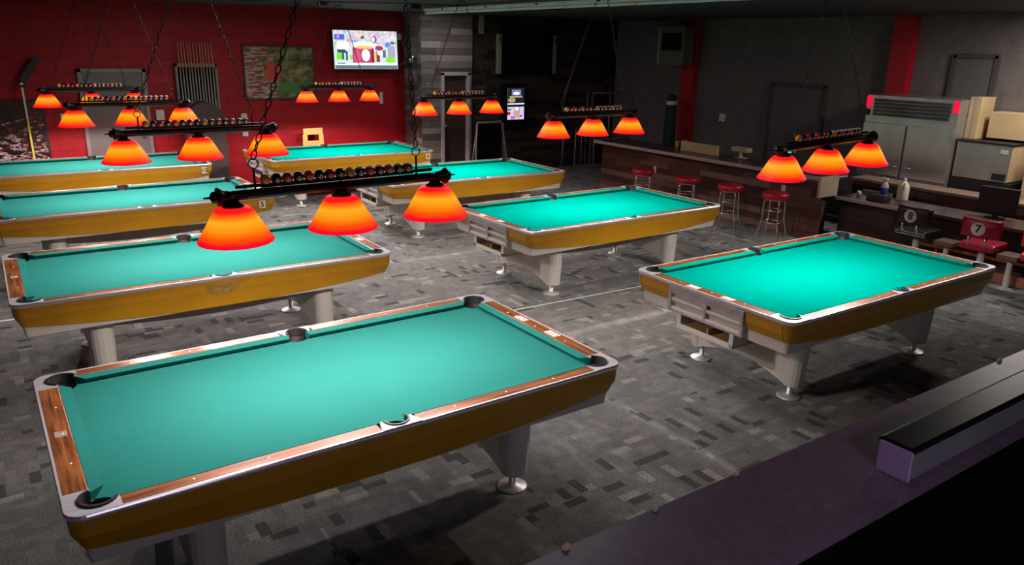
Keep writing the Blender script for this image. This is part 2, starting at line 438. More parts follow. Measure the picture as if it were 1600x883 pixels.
# ------------------------------------------------------------------ pool table
HL, HW = 1.433, 0.7815
def arc(cx, cy, r, a0, a1, n):
    return [(cx+r*math.cos(math.radians(a0+(a1-a0)*i/n)), cy+r*math.sin(math.radians(a0+(a1-a0)*i/n))) for i in range(n+1)]
def rrect(hl, hw, r, n=6):
    p = []
    for sx, sy, a in ((1, -1, 270), (1, 1, 0), (-1, 1, 90), (-1, -1, 180)):
        p += arc(sx*(hl-r), sy*(hw-r), r, a, a+90, n)
    return p
def ring(mb, hl, hw, r, sect, mat=0, n=6):
    """closed ring around the table: sect = list of (inset, z)"""
    rows = [[(x, y, z) for x, y in rrect(hl-d, hw-d, max(r-d, 0.012), n)] for d, z in sect]
    N = len(rows[0]); R = len(rows); vs = [p for row in rows for p in row]
    mb.add(vs, [(i*N+k, i*N+(k+1) % N, ((i+1) % R)*N+(k+1) % N, ((i+1) % R)*N+k) for i in range(R) for k in range(N)], mat)
def strip(mb, path, sect, mat=0):
    """open strip: path = list of (x, y, nx, ny); sect = closed section of (inset, z or f(x,y))"""
    vs = []
    for d, z in sect:
        for x, y, nx, ny in path:
            vs.append((x-nx*d, y-ny*d, z(x, y) if callable(z) else z))
    N = len(path); R = len(sect)
    mb.add(vs, [(i*N+k, i*N+k+1, ((i+1) % R)*N+k+1, ((i+1) % R)*N+k) for i in range(R) for k in range(N-1)], mat)
    mb.add(vs, [[i*N for i in range(R)], [i*N+N-1 for i in range(R)][::-1]], mat)

def build_table(cloth):
    t = thing('pool_table', '', 'pool table')
    # bed with pocket notches
    pc = (1.302, 0.667); pr = 0.066
    quarter = []
    q = [(1.31, 0.0), (1.31, 0.600)] + arc(pc[0], pc[1], pr, -82, -178, 8)[1:] + [(1.236, 0.672)] + [(0.058, 0.672)] + arc(0, 0.70, 0.064, -25, -90, 4)
    poly = q + [(-x, y) for x, y in q[::-1]][1:] ; poly = poly[:-1]
    full = poly + [(x, -y) for x, y in [(-a, bb) for a, bb in q]][1:] + [(x, -y) for x, y in q[::-1]][1:-1]
    b = MB(); b.prism(full, 0.735, 0.762); b.build('bed', M[cloth], t)
    b = MB(); b.lathe([(0.0, 0.7622), (0.006, 0.7624), (0.007, 0.7620)], (-0.635, 0, 0), 12); b.build('spot', M['black'], t)
    # cushions
    def cush(x0, x1, d0, d1, horiz, sgn):
        sec = [(0.0, 0.795), (0.055, 0.801), (0.055, 0.764), (0.03, 0.764), (0.006, 0.786)]
        vs = []
        for e, (xe, d) in enumerate(((x0, d0), (x1, d1))):
            for off, z in sec:
                xx = xe+(d*off/0.055)
                if horiz: vs.append((xx, sgn*(0.635+off), z))
                else: vs.append((sgn*(1.27+off), xx, z))
        n = len(sec); b = MB()
        b.add(vs, [(i, (i+1) % n, n+(i+1) % n, n+i) for i in range(n)]+[list(range(n)), list(range(n, 2*n))[::-1]])
        b.build('cushion', M[cloth], t)
    for sg in (-1, 1):
        cush(0.068, 1.195, -0.014, 0.045, True, sg); cush(-1.195, -0.068, -0.045, 0.014, True, sg)
        cush(-0.56, 0.56, -0.045, 0.045, False, sg)
    # wooden rail caps with sights
    def rail(x0, x1, horiz, sgn, sights):
        b = MB()
        if horiz: b.bbox(x0, x1, *sorted((sgn*0.690, sgn*0.770)), 0.74, 0.802, 0.007)
        else: b.bbox(*sorted((sgn*1.325, sgn*1.421)), x0, x1, 0.74, 0.802, 0.007)
        for s in sights:
            c = (s, sgn*0.728) if horiz else (sgn*1.363, s)
            b.lathe([(0.0, 0.8028), (0.0065, 0.8026), (0.0066, 0.8015)], (c[0], c[1], 0), 8, mat=1)
        b.build('rail', [M['wood_x' if horiz else 'wood_y'], M['pearl']], t)
    for sg in (-1, 1):
        rail(0.10, 1.235, True, sg, (0.3175, 0.635, 0.9525)); rail(-1.235, -0.10, True, sg, (-0.3175, -0.635, -0.9525))
        rail(-0.585, 0.585, False, sg, (-0.3175, 0, 0.3175))
    # castings and pocket liners
    for sx in (-1, 1):
        for sy in (-1, 1):
            p = [(HL-0.205, HW-0.004)]+arc(HL-0.075, HW-0.075, 0.072, 90, 0, 6)+[(HL-0.004, HW-0.20), (1.325, HW-0.20)]
            p += arc(pc[0], pc[1], pr-0.002, -65, 155, 14)+[(HL-0.205, 0.690)]
            p = [(sx*x, sy*y) for x, y in p]
            b = MB(); b.prism(p, 0.786, 0.8040); b.build('corner_casting', M['nickel'], t)
            b = MB()
            ring_ = lambda r, a0, a1, z, n: [(sx*x, sy*y, z) for x, y in arc(pc[0], pc[1], r, a0, a1, n)]
            n = 24
            rows = [ring_(0.0655, 0, 360, 0.757, n), ring_(0.052, 0, 360, 0.69, n), ring_(0.03, 0, 360, 0.675, n)]
            vs = [q_ for r_ in rows for q_ in r_]; N = n+1
            b.add(vs, [(i*N+k, i*N+k+1, (i+1)*N+k+1, (i+1)*N+k) for i in range(2) for k in range(n)]+[list(range(2*N, 3*N-1))], 0, False)
            rows = [ring_(0.063, -66, 156, 0.757, 14), ring_(0.064, -66, 156, 0.812, 14), ring_(0.076, -66, 156, 0.812, 14), ring_(0.079, -66, 156, 0.800, 14)]
            vs = [q_ for r_ in rows for q_ in r_]; N = 15
            b.add(vs, [(i*N+k, i*N+k+1, (i+1)*N+k+1, (i+1)*N+k) for i in range(3) for k in range(14)]+[(0, N, 2*N, 3*N), (14, 14+N, 14+2*N, 14+3*N)])
            b.build('pocket', M['leather'], t)
    for sy in (-1, 1):
        p = [(-0.105, HW-0.004), (0.105, HW-0.004), (0.10, 0.745), (0.082, 0.69)]+arc(0, 0.70, 0.058, -10, 190, 14)+[(-0.082, 0.69), (-0.10, 0.745)]
        b = MB(); b.prism([(x, sy*y) for x, y in p], 0.786, 0.8040); b.build('side_casting', M['nickel'], t)
        b = MB()
        rg = lambda r, a0, a1, z, n: [(x, sy*y, z) for x, y in arc(0, 0.70, r, a0, a1, n)]
        rows = [rg(0.060, 0, 360, 0.757, 24), rg(0.040, 0, 360, 0.70, 24), rg(0.022, 0, 360, 0.685, 24)]
        vs = [q_ for r_ in rows for q_ in r_]; N = 25
        b.add(vs, [(i*N+k, i*N+k+1, (i+1)*N+k+1, (i+1)*N+k) for i in range(2) for k in range(24)]+[list(range(2*N, 3*N-1))])
        rows = [rg(0.0575, -12, 192, 0.757, 14), rg(0.058, -12, 192, 0.811, 14), rg(0.067, -12, 192, 0.811, 14), rg(0.069, -12, 192, 0.800, 14)]
        vs = [q_ for r_ in rows for q_ in r_]; N = 15
        b.add(vs, [(i*N+k, i*N+k+1, (i+1)*N+k+1, (i+1)*N+k) for i in range(3) for k in range(14)]+[(0, N, 2*N, 3*N), (14, 14+N, 14+2*N, 14+3*N)])
        b.build('pocket', M['leather'], t)
    b = MB(); ring(b, HL, HW, 0.075, [(0.0, 0.786), (-0.001, 0.795), (0.003, 0.802), (0.013, 0.803), (0.014, 0.765)])
    b.build('rail_trim', M['trimmetal'], t)
    # aprons
    zb = lambda x, y: 0.553+0.080*min(1.0, (abs(x)/HL)**2.2)
    sec = [(0.007, 0.786), (0.012, 0.70), (0.046, zb), (0.056, zb), (0.026, 0.70), (0.021, 0.780)]
    for sy in (-1, 1):
        path = []
        for x, y in arc(-(HL-0.075), HW-0.075, 0.075, 180, 90, 5): 
            l = math.hypot(x+(HL-0.075), y-(HW-0.075)); path.append((x, sy*y, (x+(HL-0.075))/l, sy*(y-(HW-0.075))/l))
        for i in range(1, 24): path.append((-(HL-0.075)+2*(HL-0.075)*i/24, sy*HW, 0, sy))
        for x, y in arc(HL-0.075, HW-0.075, 0.075, 90, 0, 5):
            l = math.hypot(x-(HL-0.075), y-(HW-0.075)); path.append((x, sy*y, (x-(HL-0.075))/l, sy*(y-(HW-0.075))/l))
        b = MB(); strip(b, path, sec); b.build('apron', M['gold'], t)
    path = [(HL, y, 1, 0) for y in [-(HW-0.081)+2*(HW-0.081)*i/8 for i in range(9)]]
    b = MB(); strip(b, path, sec); b.build('apron', M['gold'], t)
    for y0, y1 in ((-(HW-0.081), -0.385), (0.385, HW-0.081)):
        path = [(-HL, y0+(y1-y0)*i/4, -1, 0) for i in range(5)]
        b = MB(); strip(b, path, sec); b.build('apron', M['gold'], t)
    # skirt and body
    b = MB(); ring(b, HL, HW, 0.085, [(0.040, 0.70), (0.066, 0.545), (0.083, 0.545), (0.062, 0.70)], 0)
    b.build('skirt', M['cream'], t)
    b = MB(); b.box(-1.29, 1.29, -0.63, 0.63, 0.60, 0.733); b.build('bed_frame', M['taupe'], t)
    b = MB()
    zc = lambda x: 0.40-0.045*(1-(x/0.9)**2)
    xs = [-0.9+1.8*i/16 for i in range(17)]
    b.prism([(x, 0.60) for x in xs]+[(x, zc(x)) for x in xs[::-1]], -0.30, 0.30, axis='y')
    b.build('stretcher', M['taupe'], t)
    for x in (-0.25, 0.35):
        b = MB(); b.tube([(x, -0.52, 0.61), (x, -0.53, 0.56), (x+0.02, -0.525, 0.53)], 0.006, 6); b.build('brace_hook', M['black_metal'], t)
    # legs
    for sx in (-1, 1):
        b = MB(); X = sx*0.882
        n = 12
        arch = [(0.46-0.92*i/n, 0.114+0.100*math.sin(PI*i/n)**0.9 if 0 < i < n else 0.114) for i in range(n+1)]
        b.prism([(-0.50, 0.60), (0.50, 0.60), (0.50, 0.114)]+arch+[(-0.50, 0.114)], X-0.076, X+0.076, axis='x')
        for sy in (-1, 1):
            rows = []
            for z, yo, yi, ht in ((0.60, 0.575, 0.45, 0.088), (0.30, 0.560, 0.45, 0.083), (0.112, 0.548, 0.45, 0.078)):
                sh = [(-ht, yi), (-ht, yo-ht*0.9)]
                for k in range(1, 8):
                    a = PI-PI*k/8; sh.append((ht*math.cos(a), yo-ht*0.9+ht*0.9*math.sin(a)))
                sh += [(ht, yo-ht*0.9), (ht, yi)]
                rows.append([(X+a_, sy*b_, z) for a_, b_ in sh])
            N = len(rows[0]); vs = [p for r_ in rows for p in r_]
            b.add(vs, [(i*N+k, i*N+(k+1) % N, (i+1)*N+(k+1) % N, (i+1)*N+k) for i in range(2) for k in range(N)], 0, False)
            b.add(vs, [list(range(N)), list(range(2*N, 3*N))])
        lg = b.build('leg', M['cream'], t)
        for sy in (-1, 1):
            b = MB(); b.lathe([(0.0, 0.0), (0.092, 0.0), (0.093, 0.006), (0.085, 0.012), (0.030, 0.022), (0.022, 0.03), (0.022, 0.118), (0.0, 0.118)], (X, sy*0.453, 0), 24)
            b.build('foot', M['footmetal'], lg)
    # ball return in the head end
    b = MB(); x0 = -HL
    b.bbox(x0-0.004, x0+0.03, -0.375, 0.375, 0.715, 0.772); b.bbox(x0+0.0, x0+0.035, -0.375, -0.345, 0.565, 0.715)
    b.bbox(x0+0.0, x0+0.035, 0.345, 0.375, 0.565, 0.715); b.bbox(x0+0.005, x0+0.035, -0.012, 0.012, 0.575, 0.715)
    b.bbox(x0+0.004, x0+0.035, -0.345, 0.345, 0.565, 0.585); b.bbox(x0+0.008, x0+0.035, -0.345, 0.345, 0.645, 0.660)
    b.box(x0+0.10, x0+0.12, -0.345, 0.345, 0.56, 0.72, 1)
    rt = b.build('ball_return', [M['returnmetal'], M['void']], t)
    for z in (0.585, 0.66):
        for y0, y1 in ((-0.345, -0.012), (0.012, 0.345)):
            b = MB(); b.prism([(x0+0.012, z), (x0+0.008, z+0.020), (x0+0.022, z+0.020), (x0+0.040, z+0.006), (x0+0.095, z+0.012), (x0+0.095, z)], y0, y1, axis='y')
            b.build('ball_tray', M['traywhite'], rt)
    b = MB(); b.prism([(-0.03, 0.762), (0.03, 0.762), (0.03, 0.735), (0.0, 0.722), (-0.03, 0.735)], x0-0.007, x0-0.003, axis='x')
    b.v = [(x, y-0.0, z-0.045) for x, y, z in b.v]
    b.build('emblem', M['plate'], rt)
    b = MB()
    bx0, bx1 = x0+0.03, x0+0.30
    b.bbox(bx0, bx1, -0.28, -0.255, 0.455, 0.60); b.bbox(bx0, bx1, 0.255, 0.28, 0.455, 0.60)
    b.bbox(bx0, bx1, -0.28, 0.28, 0.44, 0.458, mat=1); b.box(bx1-0.02, bx1, -0.27, 0.27, 0.455, 0.60, 2)
    b.bbox(bx0-0.006, bx0+0.012, -0.285, 0.285, 0.436, 0.478)
    b.bbox(bx0-0.006, bx0+0.012, -0.285, -0.245, 0.44, 0.60); b.bbox(bx0-0.006, bx0+0.012, 0.245, 0.285, 0.44, 0.60)
    bn = b.build('rack_bin', [M['cream'], M['rawwood'], M['void']], t)
    b = MB(); b.bbox(bx0+0.01, bx0+0.19, -0.03, -0.012, 0.458, 0.52); b.build('divider', M['rawwood'], bn)
    b = MB(); b.tube([(-0.55, -0.60, 0.50), (0.05, -0.56, 0.54)], 0.012, 8); b.build('bridge_handle', M['black'], t)
    return t

def plates(t, xend, white=True):
    for y in (-0.17, 0.17):
        b = MB(); b.box(xend-0.028, xend+0.028, y-0.055, y+0.055, 0.8012, 0.8028); b.build('rail_plate', M['white_plate'], t)
TABS = {
 1: (1.473, 3.798, 0.0058, 'A'), 2: (1.427, 6.742, -0.0035, 'A'), 3: (1.385, 9.797, 0.02, 'A'), 4: (1.376, 12.70, 0.001, 'A'),
 5: (5.762, 6.747, 0.0119, 'B'), 6: (5.730, 9.725, -0.0163, 'B'), 7: (5.064, 12.571, 0.004, 'B'), 8: (5.786, 3.687, -0.0098, 'B')}
TLAB = {
 1: 'nearest pool table, pale green cloth, gold side in shadow, black spot on its cloth',
 2: 'pool table with a worn patch on its gold side, second in the left row',
 3: 'pool table with a white number 5 sticker on its gold side',
 4: 'farthest table of the left row, by the grey door, number 10 sticker',
 5: 'bright green pool table nearest the red bar stools, second in the right row',
 6: 'pool table in the right row between the plank wall door and the next table forward',
 7: 'farthest pool table, in front of the tan plastic chair and below the wall television',
 8: 'brightly lit pool table in the right foreground, in front of the numbered seats'}
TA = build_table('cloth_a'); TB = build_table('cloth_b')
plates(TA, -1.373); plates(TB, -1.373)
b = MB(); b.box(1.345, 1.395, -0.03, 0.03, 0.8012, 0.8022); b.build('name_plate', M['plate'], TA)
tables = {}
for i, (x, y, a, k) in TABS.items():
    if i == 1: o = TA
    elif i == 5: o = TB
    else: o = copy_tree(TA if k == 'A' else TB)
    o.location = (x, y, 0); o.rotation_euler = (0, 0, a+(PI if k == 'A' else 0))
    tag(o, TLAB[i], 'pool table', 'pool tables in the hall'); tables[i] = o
def side_sticker(i, xl, txt):
    o = tables[i]; sg = 1 if TABS[i][3] == 'A' else -1      # which local side faces the camera
    xx = -xl if sg == 1 else xl
    b = MB(); b.box(xx-0.035, xx+0.035, *sorted((sg*(HW-0.006), sg*(HW-0.013))), 0.665, 0.755)
    st = b.build('number_sticker', M['sticker'], o)
    text_part('number', txt, 0.085, M['ink'], st, (xx, sg*(HW-0.005), 0.708), (PI/2, 0, PI if sg == 1 else 0), 0.0006, 0.002)
side_sticker(3, 1.25, '5'); side_sticker(4, 1.30, '10'); side_sticker(7, 1.30, '8')
b = MB(); p = [(-0.13, 0.745), (0.13, 0.745), (0.12, 0.70), (0.06, 0.668), (-0.05, 0.66), (-0.115, 0.69)]
b.prism([(x+0.03, z) for x, z in p], HW-0.020, HW-0.0085, axis='y'); b.build('worn_patch', M['worn_gold'], tables[2])

# ------------------------------------------------------------------ hanging three-shade lamps
def mat_shade():
    m = pbr('amber_glass_shade', (0.35, 0.02, 0.01), 0.5, spec=0.2); t = NT(m); co, s = t.coords()
    z = t.math('DIVIDE', t.math('ADD', s[2], 0.225), 0.17)       # 0 at the rim, 1 at the shoulder
    n = t.noise(co, 7, 3)
    z = t.math('ADD', z, t.math('MULTIPLY', t.math('SUBTRACT', n, 0.5), 0.10))
    c = t.ramp(z, [(0.0, (0.85, 0.0, 0.02)), (0.09, (1.0, 0.004, 0.015)), (0.24, (1.0, 0.09, 0.0)), (0.45, (1.0, 0.30, 0.006)),
                   (0.66, (1.0, 0.43, 0.015)), (0.80, (1.0, 0.16, 0.004)), (0.92, (1.0, 0.008, 0.01))])
    t.ln(c, t.b.inputs['Emission Color']); t.b.inputs['Emission Strength'].default_value = SHADE_E
    return m
M['shade'] = mat_shade()
M['bulb'] = pbr('bulb', (1, 1, 1), 0.5, emit=(1, 0.95, 0.85), es=8)
bcols = {'yellow': (0.95, 0.36, 0.02), 'blue': (0.01, 0.012, 0.05), 'red': (0.85, 0.02, 0.015), 'purple': (0.02, 0.008, 0.03),
         'orange': (0.95, 0.06, 0.015), 'green': (0.008, 0.03, 0.02), 'maroon': (0.45, 0.01, 0.015), 'black': (0.006, 0.006, 0.008)}
for k, c in bcols.items(): M['ball_'+k] = pbr('ball_'+k, c, 0.12, coat=0.5)
M['ball_white'] = pbr('ball_white', (0.75, 0.68, 0.62), 0.2)
order = ['yellow', 'blue', 'red', 'purple', 'orange', 'green', 'maroon', 'black', 'yellow', 'blue', 'red', 'purple', 'orange', 'green', 'maroon']
def ball_mesh(x, z, col, stripe):
    b = MB(); r = 0.0275; n, h = 20, 14
    vs = []
    for i in range(h+1):
        for k in range(n):
            a = PI*i/h; vs.append((x+r*math.sin(a)*math.cos(2*PI*k/n), r*math.sin(a)*math.sin(2*PI*k/n), z+r*math.cos(a)))
    cd = Vector((-0.05, -1, -0.28)).normalized()
    for i in range(h):
        for k in range(n):
            k2 = (k+1) % n; idx = (i*n+k, i*n+k2, (i+1)*n+k2, (i+1)*n+k)
            c = sum((Vector(vs[j]) for j in idx), Vector())/4-Vector((x, 0, z)); c.normalize()
            mt = 1 if c.dot(cd) > 0.91 else 0
            if stripe and abs(c.z) > 0.60: mt = 1
            b.add([vs[j] for j in idx], [(0, 1, 2, 3)], mt, True)
    return b
def build_lamp(tops=(-0.035, 0.035), digits=True):
    t = thing('billiard_lamp', '', 'lamp')
    b = MB(); b.lathe([(0.024, -0.60), (0.025, -0.55), (0.025, 0.55), (0.024, 0.60)], (0, 0, 0), 20, 'x'); b.build('lamp_bar', M['black_metal'], t)
    for sx in (-1, 1):
        b = MB(); pr = [(0.026, 0.560), (0.028, 0.585), (0.034, 0.605), (0.045, 0.618), (0.047, 0.626), (0.045, 0.632), (0.027, 0.634), (0.029, 0.644), (0.026, 0.655), (0.014, 0.662), (0.006, 0.664), (0.004, 0.694), (0.0, 0.696)]
        b.lathe([(r, sx*x) for r, x in pr], (0, 0, 0), 20, 'x'); b.build('finial', M['black_metal'], t)
    for x in (-0.56, 0.0, 0.56):
        b = MB()
        pr = [(0.048, -0.052), (0.075, -0.055), (0.088, -0.066), (0.105, -0.09), (0.14, -0.15), (0.165, -0.195), (0.180, -0.214), (0.184, -0.222), (0.180, -0.227),
              (0.176, -0.222), (0.172, -0.212), (0.158, -0.19), (0.133, -0.146), (0.099, -0.088), (0.083, -0.068), (0.072, -0.060), (0.046, -0.058)]
        b.lathe(pr, (0, 0, 0), 40, 'z', cap=False)
        sh = b.build('lamp_shade', M['shade'], t, (x, 0, 0))
        b = MB(); b.lathe([(0.0, -0.02), (0.026, -0.02), (0.030, -0.03), (0.045, -0.040), (0.053, -0.050), (0.053, -0.060), (0.02, -0.066), (0.02, -0.085), (0.0, -0.085)], (0, 0, 0), 24)
        b.build('socket_cap', M['black_metal'], sh)
        b = MB(); b.sphere((0, 0, -0.108), 0.023, 12, 8); b.build('bulb', M['bulb'], sh)
        l = bpy.data.lights.new('bulb_light', 'POINT'); l.energy = BULB_W; l.shadow_soft_size = 0.016; l.color = (1.0, 0.97, 0.93)
        lo = bpy.data.objects.new('bulb_light', l); COL.objects.link(lo); lo.parent = sh; lo.location = (0, 0, -0.152)
    b = MB(); b.box(-0.54, 0.54, -0.010, 0.010, 0.034, 0.050); b.box(-0.42, 0.42, -0.016, -0.012, 0.030, 0.048); b.box(-0.42, 0.42, 0.012, 0.016, 0.030, 0.048)
    b.lathe([(0.006, 0.0), (0.006, 0.032)], (0, 0, 0), 8)
    b.build('ball_rail', M['black_metal'], t)
    nums = list(range(1, 16))
    for i in range(15):
        x = -0.392+0.056*i
        o = ball_mesh(x, 0.066, order[i], i >= 8).build('billiard_ball', [M['ball_'+order[i]], M['ball_white']], t)
        cd = Vector((-0.05, -1, -0.28)).normalized()
        p = Vector((x, 0, 0.066))+cd*0.0272
        q = (-cd).to_track_quat('-Z', 'Y')
        e = cd.to_track_quat('Z', 'Y').to_euler()
        if digits: text_part('ball_number', str(nums[i]), 0.017, M['ink'], o, p, e, 0.0004, 0.0003)
    for sx in (-1, 1):
        x = sx*0.445
        b = MB(); b.tube([(x, 0, 0.0), (x, 0, 0.125)], 0.006, 8); b.build('hanger_rod', M['black_metal'], t)
        b = MB(); b.tube([(x+0.024*math.cos(2*PI*k/20), 0, 0.148+0.024*math.sin(2*PI*k/20)) for k in range(20)], 0.003, 6, closed=True)
        b.build('hanger_ring', M['black_metal'], t)
        # chain up to the ceiling hook
        p0 = Vector((x, 0, 0.170)); p1 = Vector((tops[0] if sx < 0 else tops[1], 0, CZ-1.845-0.012)); d = p1-p0; L = d.length; n = int(L/0.042); d.normalize()
        side = Vector((0, 1, 0)); oth = d.cross(side)
        b = MB()
        for k in range(n):
            c = p0+d*(L*(k+0.5)/n); s1 = side if k % 2 else oth
            hl = L/n*0.5+0.003
            b.tube([(c+d*(hl*math.cos(2*PI*j/10))+s1*(0.0125*math.sin(2*PI*j/10)))[:] for j in range(10)], 0.0034, 5, closed=True)
        b.build('chain', M['black_metal'], t)
    for tx in (tops if tops[1]-tops[0] > 0.1 else (sum(tops)/2,)):
        b = MB(); b.lathe([(0.0, -0.035), (0.008, -0.03), (0.012, -0.012), (0.05, -0.010), (0.05, 0.0), (0.0, 0.0)], (tx, 0, CZ-1.845), 16); b.build('ceiling_hook', M['black_metal'], t)
    return t
LAMPS = {1: (1.530, 3.80, 0.0), 2: (1.495, 6.74, 0.0), 3: (1.465, 9.80, 0.0), 4: (1.415, 12.70, 0.0), 5: (5.757, 6.747, 0.0), 6: (5.76, 9.725, 0.0), 7: (5.10, 12.57, 0.0), 8: (5.635, 3.687, 0.0)}
LLAB = {
 1: 'nearest and largest three-shade lamp, readable balls above its bar',
 2: 'three-shade lamp second nearest in the left row, just behind the largest one',
 3: 'three-shade lamp third in the left row, crossing the grey door',
 4: 'small far left three-shade lamp, topmost of those before the grey door',
 5: 'three-shade lamp hanging before the dark plank wall, left of the white-edged bar top',
 6: 'three-shade lamp hanging in front of the door in the weathered plank wall',
 7: 'farthest three-shade lamp, directly below the wall television on the red wall',
 8: 'three-shade lamp in front of the steel refrigerator and the bar'}
L0 = build_lamp((-0.02, 0.39))
L2 = build_lamp((0.0, 0.10), False)
L8 = build_lamp((-0.20, -0.14), False)
for i, (x, y, a) in LAMPS.items():
    o = {1: L0, 2: L2, 8: L8}.get(i) or copy_tree(L2)
    o.location = (x, y, 1.845 if i != 8 else 1.872); o.rotation_euler = (0, -0.035 if i == 8 else (-0.01 if i == 1 else 0), a)
    tag(o, LLAB[i], 'lamp', 'three-shade billiard lamps')

# ------------------------------------------------------------------ foreground ledge
def mat_ledge():
    m = pbr('plum_ledge_laminate', (0.2, 0.12, 0.18), 0.35); t = NT(m); co, s = t.coords()
    f = t.noise(co, 14, 6, 0.7); g = t.noise(co, 90, 3, 0.6)
    c = t.ramp(f, [(0.35, (0.16, 0.10, 0.145)), (0.6, (0.20, 0.13, 0.18)), (0.75, (0.26, 0.18, 0.22))])
    k = t.math('ADD', t.math('MULTIPLY', g, 0.5), 0.75)
    t.ln(t.mix(1.0, c, t.comb(k, k, k), 'MULTIPLY'), t.b.inputs['Base Color']); return m
b = MB(); b.box(-0.6, 9.0, 1.12, 1.38, 0.0, 1.155); struct(b.build('wall_ledge', M['void']))
b = MB(); b.bbox(-0.6, 9.0, 1.055, 1.44, 1.155, 1.20, 0.004)
tag(b.build('ledge', mat_ledge()), 'long plum laminate ledge top across the lower right foreground', 'ledge')
t = thing('padded_rail', 'black padded rail with lavender end cap lying on the plum ledge', 'rail', (2.37, 1.145, 1.2))
b = MB(); b.bbox(0.012, 5.6, -0.055, 0.05, 0.0, 0.105, 0.003); b.build('rail_body', mottled('rail_side', (0.22, 0.22, 0.23), (0.27, 0.27, 0.28), 4, 0.5), t)
b = MB(); b.bbox(0.0, 0.012, -0.06, 0.055, 0.0, 0.112, 0.003); b.build('end_cap', pbr('lavender_cap', (0.62, 0.42, 0.72), 0.5), t)
b = MB(); b.prism([(-0.062, 0.105), (-0.064, 0.118), (-0.052, 0.126), (0.048, 0.126), (0.062, 0.118), (0.060, 0.105)], 0.006, 5.6, axis='x'); b.build('top_pad', pbr('dark_pad', (0.012, 0.008, 0.009), 0.28), t)
for k, (x, lab) in enumerate(((1.20, 'leftmost tan scrap on the far edge of the ledge'), (1.55, 'second tan scrap from the left along the ledge edge'), (1.93, 'tan scrap on the ledge edge nearest below the right table'),
                              (3.0, 'tiny pale scrap on the ledge edge behind the padded rail'), (3.79, 'large tan scrap on the ledge edge at the far right'))):
    b = MB(); s = (1.0, 0.8, 0.75, 0.5, 1.0)[k]
    pts = [(math.cos(a*PI/4)*0.019*s*random.uniform(0.7, 1.2), math.sin(a*PI/4)*0.010*s*random.uniform(0.7, 1.2)) for a in range(8)]
    b.prism(pts, 0.0, 0.008*s); b.prism([(x_*0.55+0.002, y_*0.55) for x_, y_ in pts], 0.008*s, 0.014*s)
    tag(b.build('scrap', pbr('tan_scrap_%d' % k, (0.72, 0.5, 0.33), 0.6), None, (x, 1.432, 1.2)), lab, 'scrap', 'tan scraps on the ledge')

# ------------------------------------------------------------------ bar
t = thing('bar_counter', 'long plank-fronted bar with pale edged top behind the red stools', 'bar', (9.65, 9.0, 0))
b = MB(); b.box(0.0, 0.06, -2.72, 2.0, 0.0, 0.88); b.build('front_panel', M['bar_planks'], t)
b = MB(); b.box(-0.19, 0.50, -2.74, 2.05, 0.905, 0.925); b.build('countertop', M['countertop'], t)
b = MB(); b.bbox(-0.20, -0.18, -2.75, 2.06, 0.875, 0.928, 0.003); b.bbox(-0.2, 0.5, 2.03, 2.06, 0.875, 0.928, 0.003); b.box(-0.18, 0.5, -2.74, 2.03, 0.88, 0.905); b.build('counter_edge', M['bar_edge'], t)
b = MB(); b.bbox(-0.20, 0.22, -2.79, -2.75, 0.642, 0.928, 0.003); b.build('end_panel', M['laminate'], t)
b = MB(); b.box(0.06, 0.12, -2.72, 2.0, 0.0, 0.88); b.build('back_panel', M['black'], t)
t = thing('low_counter', 'low dark counter with pale edge beyond the step at the end of the bar', 'counter', (9.85, 5.4, 0))
b = MB(); b.box(0.0, 0.62, -2.2, 0.80, 0.60, 0.638); b.build('countertop', M['countertop'], t)
b = MB(); b.bbox(-0.02, 0.0, -0.50, 0.81, 0.595, 0.64, 0.003); b.build('counter_edge', M['bar_edge'], t)
b = MB(); b.box(0.12, 0.18, -2.2, 0.80, 0.0, 0.60); b.build('front_panel', M['bar_planks_dark'], t)
for y, z, lab in ((9.586, 0.557, 'white outlet plate on the bar front beside the farthest stool'), (6.934, 0.642, 'white outlet plate on the bar front above the nearest red stool')):
    t = thing('outlet', lab, 'outlet', (9.645, y, z), group='outlets on the bar front')
    b = MB(); b.bbox(-0.008, 0.004, -0.035, 0.035, -0.057, 0.057, 0.002); b.build('plate', M['white'], t)
    b = MB(); b.box(-0.010, -0.007, -0.012, 0.012, 0.008, 0.035); b.box(-0.010, -0.007, -0.012, 0.012, -0.035, -0.008); b.build('socket', M['offwhite'], t)

# stools
def build_stool():
    t = thing('bar_stool', '', 'stool')
    b = MB(); b.lathe([(0.0, 0.62), (0.165, 0.62), (0.178, 0.635), (0.182, 0.665), (0.178, 0.695), (0.155, 0.71), (0.06, 0.716), (0.0, 0.716)], n=32); b.build('seat', M['red_vinyl'], t)
    b = MB(); b.lathe([(0.0, 0.605), (0.15, 0.605), (0.15, 0.622), (0.0, 0.622)], n=28); b.build('seat_ring', M['chrome'], t)
    for k in range(4):
        a = PI/4+k*PI/2; c, s = math.cos(a), math.sin(a)
        pts = [(0.10*c, 0.10*s, 0.60), (0.135*c, 0.135*s, 0.597), (0.15*c, 0.15*s, 0.575), (0.155*c, 0.155*s, 0.50), (0.16*c, 0.16*s, 0.32), (0.175*c, 0.175*s, 0.27), (0.235*c, 0.235*s, 0.03), (0.237*c, 0.237*s, 0.0)]
        b = MB(); b.tube(pts, 0.011, 8); b.build('leg', M['chrome'], t)
    for z, r in ((0.46, 0.148), (0.29, 0.158)):
        b = MB(); pts = []
        for k in range(4):
            a = PI/4+k*PI/2; c, s = math.cos(a), math.sin(a); pts.append((r*c, r*s, z))
            a2 = a+PI/4; pts.append((r*0.78*math.cos(a2), r*0.78*math.sin(a2), z))
        b.tube(pts, 0.008, 8, closed=True); b.build('footrest', M['chrome'], t)
    return t
S0 = build_stool()
